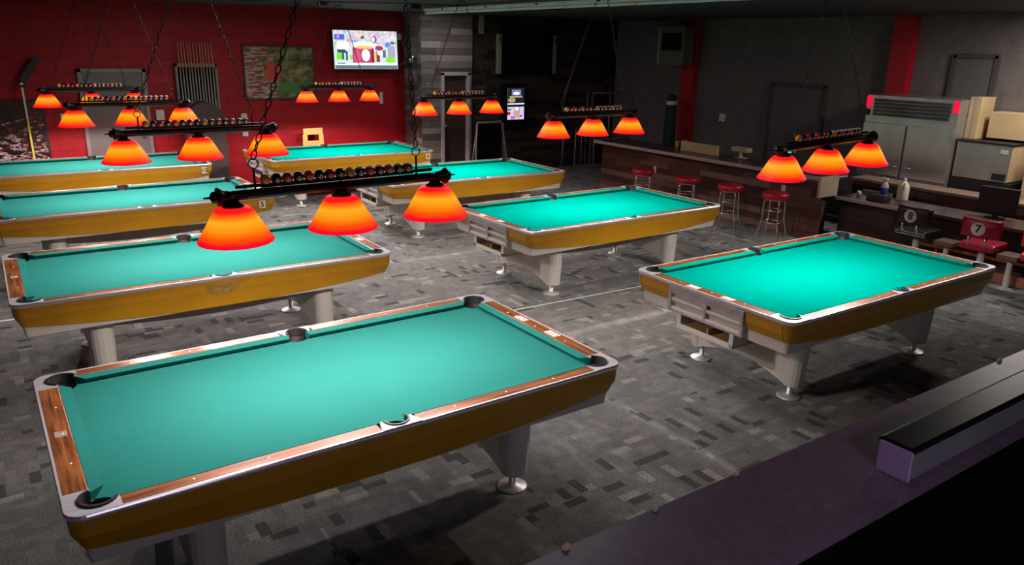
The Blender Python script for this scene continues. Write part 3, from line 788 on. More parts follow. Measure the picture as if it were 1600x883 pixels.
for k, (x, y, lab) in enumerate(((8.98, 6.57, 'red round bar stool nearest the low counter, all its chrome legs in view'),
                                 (8.93, 7.32, 'second red bar stool from the low counter'),
                                 (8.86, 8.10, 'third red bar stool, half hidden behind the bright green table'),
                                 (8.82, 9.02, 'farthest red bar stool at the end of the bar'))):
    o = S0 if k == 0 else copy_tree(S0)
    o.location = (x, y, 0); o.rotation_euler = (0, 0, 0.25+k*0.2); tag(o, lab, 'stool', 'red bar stools along the bar')

# ball-number seats on posts, small tables on posts, platform
struct_p = MB(); struct_p.bbox(9.68, 9.76, 1.6, 3.98, 0.0, 0.12, 0.004)
tag(struct_p.build('footstep', mottled('rust_step', (0.20, 0.075, 0.045), (0.26, 0.10, 0.06), 6, 0.6)), 'low rust-brown step on the carpet at the right edge', 'step')
b = MB(); b.tube([(9.82, 1.8, 0.24), (9.82, 5.0, 0.24)], 0.02, 8)
for y in (2.2, 3.4, 4.7): b.tube([(9.82, y, 0.24), (9.82, y, 0.0)], 0.012, 6)
tag(b.build('foot_rail', pbr('orange_rail', (0.55, 0.13, 0.04), 0.4)), 'orange foot rail along the dark low counter front', 'foot rail')
def ball_seat(x, y, mat, num, lab, ang=0.0):
    t = thing('ball_number_seat', lab, 'seat', (x, y, 0), ang, 'seats with pool ball numbers on their backs')
    b = MB(); b.lathe([(0.0, 0.0), (0.12, 0.0), (0.12, 0.012), (0.05, 0.02), (0.038, 0.03), (0.038, 0.40), (0.0, 0.40)], (0.12, 0, 0.0), 20); b.build('post', M['offwhite'], t)
    b = MB(); b.bbox(-0.06, 0.33, -0.19, 0.19, 0.40, 0.49, 0.02); b.build('seat', mat, t)
    # curved backrest
    b = MB(); n = 12; vs = []
    for k in range(n+1):
        yy = -0.21+0.42*k/n; xx = 0.07*(yy/0.21)**2
        for dx, z in ((-0.10, 0.56), (-0.115, 0.58), (-0.115, 0.75), (-0.10, 0.775), (-0.07, 0.775), (-0.06, 0.75), (-0.06, 0.58), (-0.07, 0.56)):
            vs.append((xx+dx, yy, z))
    b.add(vs, [(k*8+j, k*8+(j+1) % 8, (k+1)*8+(j+1) % 8, (k+1)*8+j) for k in range(n) for j in range(8)], 0, True)
    b.add(vs, [list(range(8)), list(range(n*8, n*8+8))[::-1]])
    bk = b.build('backrest', mat, t)
    b = MB(); b.lathe([(0.0, -0.1185), (0.078, -0.1185), (0.078, -0.112), (0.0, -0.112)], (0, 0, 0.668), 28, 'x'); b.build('number_disc', M['white'], bk)
    text_part('number', num, 0.125, M['ink'], bk, (-0.1195, 0, 0.668), (PI/2, 0, -PI/2), 0.0008, 0.004)
    for yy in (-0.09, 0.09):
        b = MB(); b.tube([(-0.085, yy, 0.60), (-0.10, yy, 0.52), (-0.06, yy, 0.44), (0.02, yy, 0.43)], 0.016, 8); b.build('back_bracket', M['chrome'], t)
    b = MB(); b.bbox(-0.075, -0.06, -0.19, 0.19, 0.425, 0.44, 0.004); b.bbox(-0.075, -0.06, -0.19, 0.19, 0.455, 0.47, 0.004); b.build('seat_welt', M['chrome'] if num == '8' else M['red_vinyl'], t)
    return t
ball_seat(9.40, 4.82, M['black_vinyl'], '8', 'black seat with a white disc numbered 8 on its back')
ball_seat(9.40, 4.03, M['maroon_vinyl'], '7', 'maroon seat with a white disc numbered 7 on its back', 0.05)
ball_seat(9.42, 3.38, M['orange_vinyl'], '5', 'orange seat cut by the right edge of the view', 0.1)
for k, (x, y, lab) in enumerate(((9.50, 4.43, 'small brown table on a post between the 8 and 7 seats'), (9.48, 3.70, 'small brown table on a post right of the 7 seat'))):
    t = thing('post_table', lab, 'table', (x, y, 0.0), group='small brown post tables')
    dz = 0
    b = MB(); b.lathe([(0.0, 0.0), (0.06, 0.0), (0.06, 0.01), (0.03, 0.02), (0.03, 0.36+dz), (0.0, 0.36+dz)], n=16); b.build('post', M['offwhite'], t)
    b = MB(); b.bbox(-0.12, 0.12, -0.11, 0.11, 0.36+dz, 0.42+dz, 0.008); b.build('tabletop', mottled('brown_top_%d' % k, (0.10, 0.06, 0.045), (0.14, 0.085, 0.06), 8, 0.4), t)

# things on the low counter
t = thing('spray_bottle', 'clear spray bottle with blue label on the low counter', 'bottle', (10.40, 5.83, 0.638))
b = MB(); b.lathe([(0.0, 0), (0.05, 0), (0.052, 0.02), (0.052, 0.16), (0.03, 0.20), (0.016, 0.215), (0.016, 0.235), (0.0, 0.235)], n=20); b.build('body', pbr('milky_plastic', (0.4, 0.38, 0.34), 0.2), t)
b = MB(); b.lathe([(0.0525, 0.04), (0.0535, 0.045), (0.0535, 0.13), (0.0525, 0.135)], n=20); b.build('label_wrap', pbr('blue_label', (0.03, 0.05, 0.30), 0.4), t)
b = MB(); b.bbox(-0.018, 0.018, -0.03, 0.06, 0.235, 0.27, 0.006); b.tube([(0, 0.035, 0.24), (0, 0.05, 0.20)], 0.006, 6); b.build('trigger_head', M['white'], t)
t = thing('jug', 'white plastic jug with handle on the low counter', 'jug', (10.38, 5.55, 0.638))
b = MB(); b.lathe([(0.0, 0), (0.072, 0), (0.075, 0.02), (0.075, 0.17), (0.066, 0.21), (0.035, 0.255), (0.02, 0.27), (0.02, 0.285), (0.0, 0.285)], n=24); b.build('body', pbr('jug_plastic', (0.72, 0.62, 0.50), 0.4), t)
b = MB(); b.tube([(-0.02, -0.035, 0.255), (-0.055, -0.05, 0.245), (-0.075, -0.05, 0.20), (-0.07, -0.04, 0.16)], 0.009, 8); b.build('handle', pbr('jug_handle', (0.72, 0.62, 0.50), 0.4), t)
b = MB(); b.lathe([(0.022, 0.285), (0.024, 0.287), (0.024, 0.305), (0.0, 0.307)], n=16); b.build('cap', M['white'], t)
b = MB(); b.bbox(-0.09, 0.09, -0.13, 0.13, 0, 0.07, 0.01); b.bbox(-0.07, 0.07, -0.11, 0.11, 0.07, 0.085, 0.006)
tag(b.build('napkin_caddy', M['black'], None, (10.02, 5.68, 0.638)), 'black caddy lying on the low counter before the bottles', 'caddy')
b = MB(); b.lathe([(0.0, 0), (0.022, 0), (0.03, 0.075), (0.027, 0.075), (0.02, 0.004), (0.0, 0.004)], n=16)
tag(b.build('cup', M['offwhite'], None, (10.13, 6.04, 0.638)), 'small pale cup on the low counter beside the step panel', 'cup')
b = MB(); b.bbox(-0.006, 0.006, -0.22, 0.22, 0, 0.05, 0.002)
tag(b.build('ledge_board', M['laminate'], None, (10.462, 5.96, 0.638)), 'pale strip of board at the back of the low counter', 'board')

# clutter on the high bar
t = thing('payment_terminal', 'small terminal with a glowing cyan screen on the bar behind the lamp', 'terminal', (10.03, 7.15, 0.925))
b = MB(); b.bbox(-0.03, 0.03, -0.03, 0.03, 0, 0.02, 0.003); b.bbox(-0.008, 0.012, -0.01, 0.01, 0.01, 0.20, 0.002); b.build('stand', M['black'], t)
b = MB(); b.bbox(-0.008, 0.012, -0.10, 0.07, 0.17, 0.28, 0.003); b.build('case', M['black'], t)
b = MB(); b.box(-0.011, -0.009, 0.0, 0.06, 0.19, 0.27); b.build('screen', pbr('cyan_screen', (0, 0, 0), 0.4, emit=(0.05, 0.75, 0.6), es=0.9), t)
b = MB(); b.box(-0.011, -0.009, -0.08, -0.04, 0.20, 0.26); b.build('key_panel', M['offwhite'], t)
b = MB(); b.bbox(-0.02, 0.02, -0.42, 0.42, 0, 0.16, 0.004); b.bbox(-0.02, 0.14, 0.38, 0.42, 0, 0.16, 0.004)
b.bbox(0.0, 0.14, -0.42, 0.42, 0.0, 0.02, 0.004)
o = tag(b.build('service_tray', M['tan'], None, (9.85, 8.82, 0.927)), 'open tan wooden box on the bar top beside the yellow cup', 'box')
t = thing('drink_rack', 'small tan-topped stand on the bar, right of the tan box', 'stand', (10.02, 8.07, 0.927))
b = MB(); b.bbox(-0.06, 0.06, -0.16, 0.16, 0.10, 0.17, 0.006); b.build('top', M['tan'], t)
b = MB(); b.bbox(-0.02, 0.02, -0.02, 0.02, 0.0, 0.10, 0.003); b.build('post', M['white'], t)
b = MB(); b.bbox(-0.05, 0.05, -0.10, 0.10, 0.0, 0.012, 0.003); b.build('base', M['tan'], t)
b = MB(); b.lathe([(0.0, 0), (0.036, 0), (0.044, 0.13), (0.04, 0.13), (0.033, 0.006), (0.0, 0.006)], n=20)
tag(b.build('cup', M['yellow'], None, (9.92, 9.36, 0.925)), 'yellow plastic cup on the bar top', 'cup')
M['glass'] = pbr('clear_glass', (0.8, 0.8, 0.8), 0.05); M['glass'].node_tree.nodes['Principled BSDF'].inputs['Transmission Weight'].default_value = 0.9
for k in range(4):
    b = MB(); b.lathe([(0.0, 0), (0.028, 0), (0.034, 0.12), (0.031, 0.12), (0.026, 0.008), (0.0, 0.008)], n=16)
    tag(b.build('drinking_glass', M['glass'], None, (10.09+0.02*(k % 2), 9.22-0.095*k, 0.927)), ('clear glass next to the yellow cup', 'second clear glass from the yellow cup', 'third clear glass from the yellow cup', 'clear glass farthest from the yellow cup')[k], 'glass', 'glasses beside the yellow cup')
b = MB(); b.lathe([(0.0, 0.0), (0.055, 0.0), (0.055, 0.10), (0.02, 0.13), (0.012, 0.18), (0.0, 0.18)], n=18)
tag(b.build('decanter', pbr('smoky_glass', (0.12, 0.09, 0.09), 0.1), None, (10.085, 8.66, 0.927)), 'squat smoky decanter behind the tan box', 'decanter')
t = thing('soap_dispenser', 'slim white dispenser on the grey wall above the bar', 'dispenser', (WX-0.04, 10.35, 1.22))
b = MB(); b.bbox(-0.04, 0.04, -0.05, 0.05, 0, 0.16, 0.008); b.build('body', M['white'], t)
b = MB(); b.bbox(-0.05, -0.035, -0.02, 0.02, -0.01, 0.02, 0.003); b.build('lever', M['black'], t)
t = thing('patio_umbrella', 'dark green closed umbrella with a white band leaning by the red pillar', 'umbrella', (11.62, 11.22, 0))
b = MB(); b.lathe([(0.03, 0.35), (0.11, 0.40), (0.12, 0.9), (0.105, 1.5), (0.09, 1.66), (0.03, 1.70), (0.0, 1.70)], n=14); b.build('canopy', pbr('green_canvas', (0.004, 0.022, 0.014), 0.7), t)
b = MB(); b.lathe([(0.105, 1.50), (0.112, 1.505), (0.106, 1.575), (0.10, 1.58)], n=14); b.build('band', M['white'], t)
b = MB(); b.lathe([(0.0, 0.0), (0.02, 0.0), (0.02, 0.42), (0.0, 0.42)], n=10); b.build('pole', M['black_metal'], t)
# heater
t = thing('hanging_heater', 'olive grey hanging heater with grille in front of the red pillar', 'heater', (11.75, 11.38, 2.27))
b = MB(); b.bbox(-0.14, 0.16, -0.36, 0.36, 0, 0.74, 0.01); b.build('cabinet', mottled('olive_cabinet', (0.12, 0.11, 0.06), (0.15, 0.135, 0.08), 4, 0.5), t)
b = MB()
for k in range(7): b.bbox(-0.16, -0.14, -0.30, 0.22, 0.30+0.045*k, 0.315+0.045*k, 0.002)
for k in range(8): b.bbox(-0.158, -0.15, -0.30+0.073*k, -0.292+0.073*k, 0.29, 0.60, 0.001)
b.box(-0.145, -0.142, -0.31, 0.23, 0.28, 0.61, 1); b.build('grille', [M['black_metal'], M['void']], t)
b = MB(); b.bbox(-0.16, -0.14, 0.29, 0.31, 0, 0.74, 0.003); b.build('edge_trim', M['offwhite'], t)
b = MB(); b.tube([(0.0, 0.42, 0.60), (0.0, 0.46, 0.55), (0, 0.45, 0.78), (0, 0.40, 0.88)], 0.015, 8); b.build('gas_pipe', M['black_metal'], t)
b = MB()
for y in (-0.3, 0.3): b.tube([(0, y, 0.74), (0, y, 0.882)], 0.008, 6)
b.build('hanger', M['black_metal'], t)

# ------------------------------------------------------------------ fridge and back bar
t = thing('refrigerator', 'tall two-door stainless refrigerator with louvred top against the grey wall', 'refrigerator', (11.45, 6.22, 0))
b = MB(); b.bbox(0.0, 0.70, -0.70, 0.70, 0.10, 1.97, 0.008); b.build('body', M['steel'], t)
b = MB()
for k in range(5):
    z = 1.66+0.052*k; b.prism([(-0.004, z), (-0.022, z+0.004), (-0.006, z+0.046), (0.0, z+0.046)], -0.58, 0.58, axis='y')
b.build('louvre', mottled('dark_steel', (0.16, 0.17, 0.17), (0.25, 0.26, 0.26), 3, 0.35, 0.8), t)
for y0, y1 in ((-0.69, -0.012), (0.012, 0.69)):
    b = MB(); b.bbox(-0.035, 0.0, y0, y1, 0.78, 1.56, 0.008); d = b.build('door', M['steel'], t)
    b = MB(); ym = y0+0.07 if y0 > 0 else y1-0.07
    b.tube([(-0.04, ym-0.10*(1 if y0 < 0 else -1), 0.93), (-0.065, ym-0.06*(1 if y0 < 0 else -1), 0.93), (-0.065, ym+0.0, 0.93), (-0.04, ym, 0.93)], 0.008, 6); b.build('handle', M['chrome'], d)
    b = MB(); b.bbox(-0.035, 0.0, y0, y1, 0.14, 0.76, 0.008); b.build('lower_door', mottled('dull_steel', (0.16, 0.13, 0.12), (0.22, 0.18, 0.17), 3, 0.4, 0.6), t)
b = MB(); b.bbox(-0.05, -0.03, -0.68, -0.65, 1.36, 1.52, 0.003); b.build('hinge', M['chrome'], t)
M['redglow'] = pbr('red_emissive', (0.6, 0.0, 0.02), 0.3, emit=(1.0, 0.0, 0.04), es=0.9)
for y in (-0.655, 0.665):  # emissive red patches on the upper front corners
    b = MB(); b.bbox(-0.02, 0.0, y-0.035, y+0.035, 1.78, 1.95, 0.004); b.build('corner_patch', M['redglow'], t)
b = MB(); b.bbox(-0.006, 0.0, 0.63, 0.69, 1.66, 1.75, 0.002); b.build('thermometer', M['black'], t)
t = thing('ice_machine', 'stainless ice machine box right of the refrigerator', 'ice machine', (11.50, 5.10, 0))
b = MB(); b.bbox(0.0, 0.60, -0.34, 0.39, 0.90, 1.41, 0.01); b.build('body', M['steel'], t)
b = MB(); b.bbox(-0.01, 0.6, -0.36, 0.40, 1.405, 1.43, 0.004); b.build('lid', M['black'], t)
b = MB(); b.bbox(0.01, 0.6, -0.35, -0.339, 0.91, 1.40, 0.003); b.build('side_panel', M['tan'], t)
b = MB(); b.bbox(-0.012, 0.0, -0.32, -0.15, 0.93, 1.02, 0.003); b.build('control_panel', M['black'], t)
b = MB(); b.bbox(-0.008, 0.0, -0.30, -0.20, 1.29, 1.34, 0.003); b.build('badge', M['offwhite'], t)
b = MB(); b.bbox(0.0, 0.60, -0.40, 0.40, 0.0, 0.895, 0.01); b.build('storage_bin', M['black'], t)
t = thing('cardboard_box', 'tan box standing on the ice machine beside the refrigerator', 'box', (11.88, 5.56, 1.432))
b = MB(); b.bbox(-0.18, 0.22, -0.20, -0.045, 0, 0.58, 0.004); b.build('carton', M['tan'], t)
b = MB(); b.box(-0.1815, -0.180, -0.14, -0.10, 0.0, 0.58); b.build('packing_tape', M['laminate'], t)
b = MB(); b.bbox(-0.10, 0.25, -0.75, 0.42, 0, 0.36, 0.006)
tag(b.build('hanging_cabinet', M['tan'], None, (11.92, 4.85, 1.46)), 'tan wall cabinet high at the right edge beside the carton', 'cabinet')
t = thing('storage_cabinet', 'tan cabinet with dark slatted side right of the ice machine', 'cabinet', (11.66, 4.30, 0))
b = MB(); b.bbox(-0.1, 0.5, -0.75, 0.28, 0.0, 1.40, 0.008); b.build('body', M['tan'], t)
b = MB()
for k in range(9): b.bbox(-0.115, -0.10, -0.60, 0.10, 0.92+0.05*k, 0.95+0.05*k, 0.002)
b.build('slats', mottled('olive_slats', (0.10, 0.075, 0.03), (0.14, 0.10, 0.04), 5, 0.6), t)
t = thing('back_bar', 'dark plank back counter below the refrigerator front', 'counter', (10.95, 5.1, 0))
b = MB(); b.box(0.0, 0.36, -2.3, 1.55, 0.0, 0.72); b.build('cabinet', M['bar_planks'], t)
b = MB(); b.bbox(-0.04, 0.38, -2.35, 1.58, 0.72, 0.76, 0.004); b.build('countertop', mottled('brown_counter', (0.20, 0.12, 0.09), (0.28, 0.18, 0.13), 4, 0.45), t)
t = thing('monitor', 'black monitor seen from behind on the counter at the right', 'monitor', (10.72, 4.44, 0.60))
t.location = (10.30, 4.30, 0.640); t.rotation_euler = (0, 0, 0.1)
b = MB(); b.bbox(-0.03, 0.03, -0.22, 0.22, 0.06, 0.38, 0.012); b.build('screen_back', M['black'], t)
b = MB(); b.bbox(-0.08, 0.08, -0.10, 0.10, 0, 0.015, 0.004); b.bbox(-0.015, 0.015, -0.03, 0.03, 0.01, 0.08, 0.003); b.build('stand', M['black'], t)

# ------------------------------------------------------------------ red wall things
# television
TV = [('r', 0, 0.30, 1.3, 0.0, (1, 1, 1))][:0]
def s_(k, u, v, w_, h_, c): return (k, (u-0.5)*1.27, (v-0.5)*0.68, w_*1.27, h_*0.68, c)
TV = [s_('r', 0.5, 0.36, 1, 0.42, (0.75, 0.85, 0.95)), s_('r', 0.09, 0.83, 0.15, 0.14, (0.06, 0.15, 0.8)), s_('e', 0.07, 0.84, 0.04, 0.12, (0.7, 0.3, 0.9)), s_('r', 0.33, 0.73, 0.09, 0.04, (0.2, 0.4, 0.7)),
      s_('r', 0.08, 0.32, 0.10, 0.16, (0.2, 0.85, 0.04)), s_('r', 0.27, 0.30, 0.07, 0.12, (0.35, 0.8, 0.1)), s_('r', 0.89, 0.24, 0.15, 0.14, (0.25, 0.9, 0.02)),
      s_('r', 0.11, 0.46, 0.13, 0.09, (0.02, 0.10, 0.14)), s_('r', 0.13, 0.34, 0.03, 0.2, (0.02, 0.10, 0.10)), s_('r', 0.19, 0.34, 0.03, 0.24, (0.02, 0.12, 0.12)),
      s_('e', 0.10, 0.62, 0.12, 0.22, (1.2, 1.2, 1.2)), s_('e', 0.19, 0.60, 0.10, 0.22, (1.1, 1.1, 1.2)),
      s_('r', 0.45, 0.36, 0.34, 0.40, (0.60, 0.07, 0.20)), s_('e', 0.36, 0.32, 0.10, 0.34, (0.80, 0.10, 0.30)), s_('r', 0.60, 0.34, 0.05, 0.34, (0.25, 0.02, 0.03)),
      s_('e', 0.47, 0.63, 0.40, 0.18, (1.2, 1.1, 1.05)), s_('r', 0.47, 0.57, 0.24, 0.08, (1.0, 0.65, 0.12)), s_('e', 0.49, 0.36, 0.13, 0.32, (1.2, 1.2, 1.15)),
      s_('e', 0.45, 0.83, 0.06, 0.09, (0.35, 0.10, 0.04)), s_('e', 0.45, 0.70, 0.14, 0.08, (1.0, 0.9, 0.85)),
      s_('e', 0.63, 0.78, 0.09, 0.20, (0.35, 0.08, 0.18)), s_('e', 0.62, 0.78, 0.05, 0.14, (1.1, 1.0, 1.1)), s_('e', 0.71, 0.55, 0.13, 0.13, (0.45, 0.03, 0.10)), s_('r', 0.68, 0.32, 0.07, 0.28, (0.30, 0.03, 0.03)),
      s_('r', 0.65, 0.32, 0.025, 0.26, (0.9, 0.6, 0.15)), s_('e', 0.72, 0.42, 0.09, 0.12, (1.2, 1.2, 1.2)), s_('r', 0.79, 0.40, 0.05, 0.2, (0.1, 0.18, 0.22)),
      s_('e', 0.85, 0.64, 0.09, 0.14, (0.08, 0.30, 0.85)), s_('r', 0.93, 0.70, 0.06, 0.07, (0.03, 0.12, 0.4)), s_('r', 0.91, 0.46, 0.12, 0.30, (0.45, 0.42, 0.65)),
      s_('r', 0.5, 0.12, 1.0, 0.07, (1.1, 1.1, 1.1)), s_('r', 0.10, 0.14, 0.12, 0.03, (0.2, 0.25, 0.3)), s_('r', 0.5, 0.045, 1.0, 0.09, (0.12, 0.20, 0.30))]
t = thing('television', 'wall television showing a football game on the red wall', 'television', (6.26, 14.03, 2.44), 0.0)
t.rotation_euler = (-0.05, 0, 0)
b = MB(); b.bbox(-0.665, 0.665, -0.03, 0.03, -0.365, 0.365, 0.006); b.build('housing', M['black'], t)
b = MB(); b.box(-0.645, 0.645, -0.0335, -0.031, -0.345, 0.345); b.build('screen', painter('tv_picture', (0.95, 1.0, 1.1), TV, 1.0, (26, 0.55)), t)
b = MB(); b.bbox(-0.1, 0.1, 0.03, 0.14, -0.1, 0.1, 0.004); b.build('wall_mount', M['black_metal'], t)
# painting: generic blotches of brown, red and green
m = pbr('painting_canvas', (0.1, 0.08, 0.04), 0.5); tt = NT(m); co, s = tt.coords()
mp = tt.new('ShaderNodeMapping'); tt.ln(co, mp.inputs[0]); mp.inputs['Scale'].default_value = (1.0, 1.0, 1.6)
f1 = tt.noise(mp.outputs[0], 4.5, 6, 0.65); f2 = tt.noise(co, 3.1, 3)
c1 = tt.ramp(f1, [(0.34, (0.012, 0.010, 0.006)), (0.46, (0.09, 0.06, 0.02)), (0.56, (0.20, 0.15, 0.06)), (0.68, (0.30, 0.26, 0.12))])
mp2 = tt.new('ShaderNodeMapping'); tt.ln(co, mp2.inputs[0]); mp2.inputs['Rotation'].default_value = (0, -0.7, 0); mp2.inputs['Scale'].default_value = (1.5, 1, 9)
f3 = tt.noise(mp2.outputs[0], 3.0, 4, 0.6)
c2 = tt.ramp(f3, [(0.38, (0.04, 0.03, 0.02)), (0.48, (0.30, 0.035, 0.02)), (0.56, (0.42, 0.30, 0.28)), (0.65, (0.14, 0.2, 0.12))])
left = tt.math('GREATER_THAN', tt.math('SUBTRACT', f2, tt.math('MULTIPLY', s[0], 0.7)), 0.62)
low = tt.math('MULTIPLY', tt.math('LESS_THAN', tt.math('ABSOLUTE', tt.math('ADD', s[2], 0.26)), 0.10), tt.math('GREATER_THAN', s[0], -0.15))
cc = tt.mix(low, c1, (0.05, 0.13, 0.03)); cc = tt.mix(left, cc, c2)
red = tt.math('LESS_THAN', tt.math('SQRT', tt.math('ADD', tt.math('POWER', tt.math('ADD', s[0], 0.13), 2.0), tt.math('POWER', tt.math('SUBTRACT', s[2], 0.02), 2.0))), tt.math('MULTIPLY', f1, 0.32))
cc = tt.mix(red, cc, (0.50, 0.04, 0.02)); tt.ln(cc, tt.b.inputs['Base Color'])
t = thing('painting', 'framed brown, red and green painting on the red wall left of the television', 'painting', (4.64, WY-0.03, 2.02))
b = MB(); b.bbox(-0.62, 0.62, -0.012, 0.03, -0.46, 0.46, 0.004); b.build('canvas', m, t)
b = MB()
for x0, x1, z0, z1 in ((-0.64, 0.64, 0.44, 0.465), (-0.64, 0.64, -0.465, -0.44), (-0.64, -0.615, -0.465, 0.465), (0.615, 0.64, -0.465, 0.465)): b.bbox(x0, x1, -0.02, 0.03, z0, z1, 0.003)
b.build('frame', pbr('dark_frame', (0.04, 0.03, 0.025), 0.5), t)
# cue rack and cues
t = thing('cue_rack', 'grey framed cue rack with dark slots on the red wall', 'cue rack', (3.19, 14.10, 1.02))
b = MB()
b.bbox(-0.34, 0.34, -0.04, 0.0, 1.10, 1.16, 0.004); b.bbox(-0.34, -0.30, -0.04, 0.09, 0, 1.16, 0.004); b.bbox(0.30, 0.34, -0.04, 0.09, 0, 1.16, 0.004)
b.bbox(-0.34, 0.34, -0.08, 0.09, 0.0, 0.04, 0.004); b.build('frame', pbr('rack_frame', (0.15, 0.12, 0.115), 0.5), t)
b = MB(); b.box(-0.30, 0.30, 0.05, 0.09, 0.04, 1.10); b.build('back_board', M['void'], t)
M['cue_butt'] = mottled('cue_butt', (0.20, 0.17, 0.155), (0.30, 0.26, 0.24), 8, 0.35)
M['cue_shaft'] = pbr('cue_shaft', (0.42, 0.17, 0.09), 0.4)
cue = None
ORD = ['first', 'second', 'third', 'fourth', 'fifth', 'sixth', 'seventh', 'eighth', 'ninth', 'tenth', 'eleventh', 'twelfth']
for k in range(12):
    if cue is None:
        b = MB(); b.lathe([(0.0, 0), (0.016, 0), (0.0155, 0.4), (0.012, 0.75), (0.010, 1.0)], n=10, mat=0)
        b.lathe([(0.010, 1.0), (0.0065, 1.42), (0.006, 1.46), (0.0, 1.462)], n=10, mat=1)
        cue = b.build('cue_stick', [M['cue_butt'], M['cue_shaft']]); o = cue
    else:
        o = cue.copy(); COL.objects.link(o)
    o.location = (3.19-0.262+0.0475*k, 14.04, 1.062)
    o.rotation_euler = (0.0, random.uniform(-0.004, 0.004), 0)
    tag(o, ORD[k]+' pool cue from the left in the grey wall rack', 'pool cue', 'pool cues in the wall rack')
# hump-backed dark upholstered thing in front of the rack
t = thing('draped_cabinet', 'dark rounded covered cabinet standing in front of the cue rack', 'cabinet', (3.17, 13.78, 0))
prof = [(0.30*math.cos(a*PI/16), 1.28+0.29*math.sin(a*PI/16)) for a in range(17)]
b = MB(); b.prism([(0.32, 0.0)]+prof+[(-0.32, 0.0)], -0.16, 0.16, axis='y', smooth=False)
b.build('cover', mottled('dark_cover', (0.035, 0.022, 0.02), (0.055, 0.036, 0.033), 12, 0.8), t)
# tan chair
t = thing('plastic_chair', 'tan moulded plastic chair with slotted back against the red wall', 'chair', (5.12, 13.83, 0), 0.06)
M['tan_plastic'] = pbr('tan_plastic', (0.55, 0.36, 0.11), 0.4)
b = MB()
for x0, x1, z0, z1 in ((-0.19, 0.19, 0.92, 1.04), (-0.205, -0.11, 0.80, 0.925), (0.11, 0.205, 0.80, 0.925), (-0.21, 0.21, 0.44, 0.81)):
    b.bbox(x0, x1, 0.10, 0.125, z0, z1, 0.008)
b.build('backrest', M['tan_plastic'], t)
b = MB(); b.bbox(-0.21, 0.21, -0.30, 0.12, 0.43, 0.455, 0.008); b.build('seat', M['tan_plastic'], t)
for sx in (-1, 1):
    for y in (-0.26, 0.10):
        b = MB(); b.tube([(sx*0.17, y, 0.43), (sx*0.20, y-0.02 if y < 0 else y+0.03, 0.0)], 0.011, 8); b.build('leg', M['chrome'], t)
# poster left
m = pbr('poster_print', (0.02, 0.01, 0.012), 0.3); tt = NT(m); co, s = tt.coords()
mp = tt.new('ShaderNodeMapping'); tt.ln(co, mp.inputs[0]); mp.inputs['Rotation'].default_value = (0, 0.5, 0); mp.inputs['Scale'].default_value = (4, 1, 11)
f = tt.noise(mp.outputs[0], 1.6, 4, 0.6)
zz = tt.math('ADD', f, tt.math('MULTIPLY', s[2], -0.22))
tt.ln(tt.ramp(zz, [(0.50, (0.015, 0.004, 0.006)), (0.54, (0.16, 0.01, 0.014)), (0.57, (0.03, 0.015, 0.015)), (0.60, (0.65, 0.6, 0.6)), (0.66, (0.03, 0.02, 0.02))]), tt.b.inputs['Base Color'])
t = thing('poster', 'dark framed poster of pale and red streaks at the left edge of the red wall', 'poster', (0.42, WY-0.03, 1.12))
b = MB(); b.bbox(-0.45, 0.45, -0.01, 0.03, -0.47, 0.47, 0.003); b.build('print', m, t)
b = MB()
for x0, x1, z0, z1 in ((-0.48, 0.48, 0.455, 0.49), (-0.48, 0.48, -0.49, -0.455), (-0.48, -0.445, -0.49, 0.49), (0.445, 0.48, -0.49, 0.49)): b.bbox(x0, x1, -0.02, 0.03, z0, z1, 0.003)
b.build('frame', M['black'], t)
# hockey stick
m = pbr('stick_shaft', (0.6, 0.5, 0.1), 0.5); tt = NT(m); co, s = tt.coords()
tt.ln(tt.ramp(tt.math('DIVIDE', s[2], 1.9), [(0.0, (0.60, 0.45, 0.04)), (0.70, (0.60, 0.46, 0.06)), (0.74, (0.62, 0.52, 0.48)), (1.0, (0.70, 0.58, 0.56))]), tt.b.inputs['Base Color'])
t = thing('hockey_stick', 'yellow and white hockey stick with black taped blade leaning upside down on the red wall', 'hockey stick', (0.66, 13.98, 0))
t.rotation_euler = (-0.03, -0.01, 0)
b = MB(); b.bbox(-0.014, 0.014, -0.010, 0.010, 0.0, 1.82, 0.004); b.build('shaft', m, t)
b = MB(); b.prism([(-0.02, 1.80), (0.03, 1.80), (0.07, 1.90), (0.30, 2.22), (0.31, 2.28), (0.26, 2.28), (0.20, 2.24), (0.0, 1.96)], -0.008, 0.008, axis='y'); b.build('blade', M['black'], t)
b = MB(); b.bbox(-0.018, 0.024, -0.012, 0.012, 1.86, 1.885, 0.002); b.build('tape', M['white'], t)
# small wall fittings
def small(name, lab, cat, x, z, w_, h_, mat, y=WY, dep=0.02):
    t = thing(name, lab, cat, (x, y, z))
    b = MB(); b.bbox(-w_/2, w_/2, -dep, 0.0, -h_/2, h_/2, 0.003); b.build('plate', mat, t)
    b = MB(); b.bbox(-w_/8, w_/8, -dep-0.006, -dep+0.002, -h_/6, h_/6, 0.001); b.build('button', M['offwhite'], t)
small('light_switch', 'white switch plate on the red wall left of the grey door', 'switch', 1.14, 1.34, 0.07, 0.12, M['white'])
small('mounted_box', 'black and white box on the red wall right of the grey door', 'wall box', 2.56, 1.34, 0.13, 0.17, M['offwhite'], dep=0.06)
small('outlet', 'white outlet on the red wall below and right of the television', 'outlet', 6.63, 1.54, 0.07, 0.22, M['offwhite'])
small('junction_box', 'white box high on the red wall beside the plank wall', 'box', 7.05, 2.70, 0.10, 0.12, M['white'])
small('notice_board', 'narrow cream board on the red wall behind the far left lamp end', 'panel', 3.95, 1.12, 0.10, 0.40, M['offwhite'])
t = thing('spotlight', 'small silver can spotlight on the side of the plank wall', 'spotlight', (7.10, 13.72, 2.28))
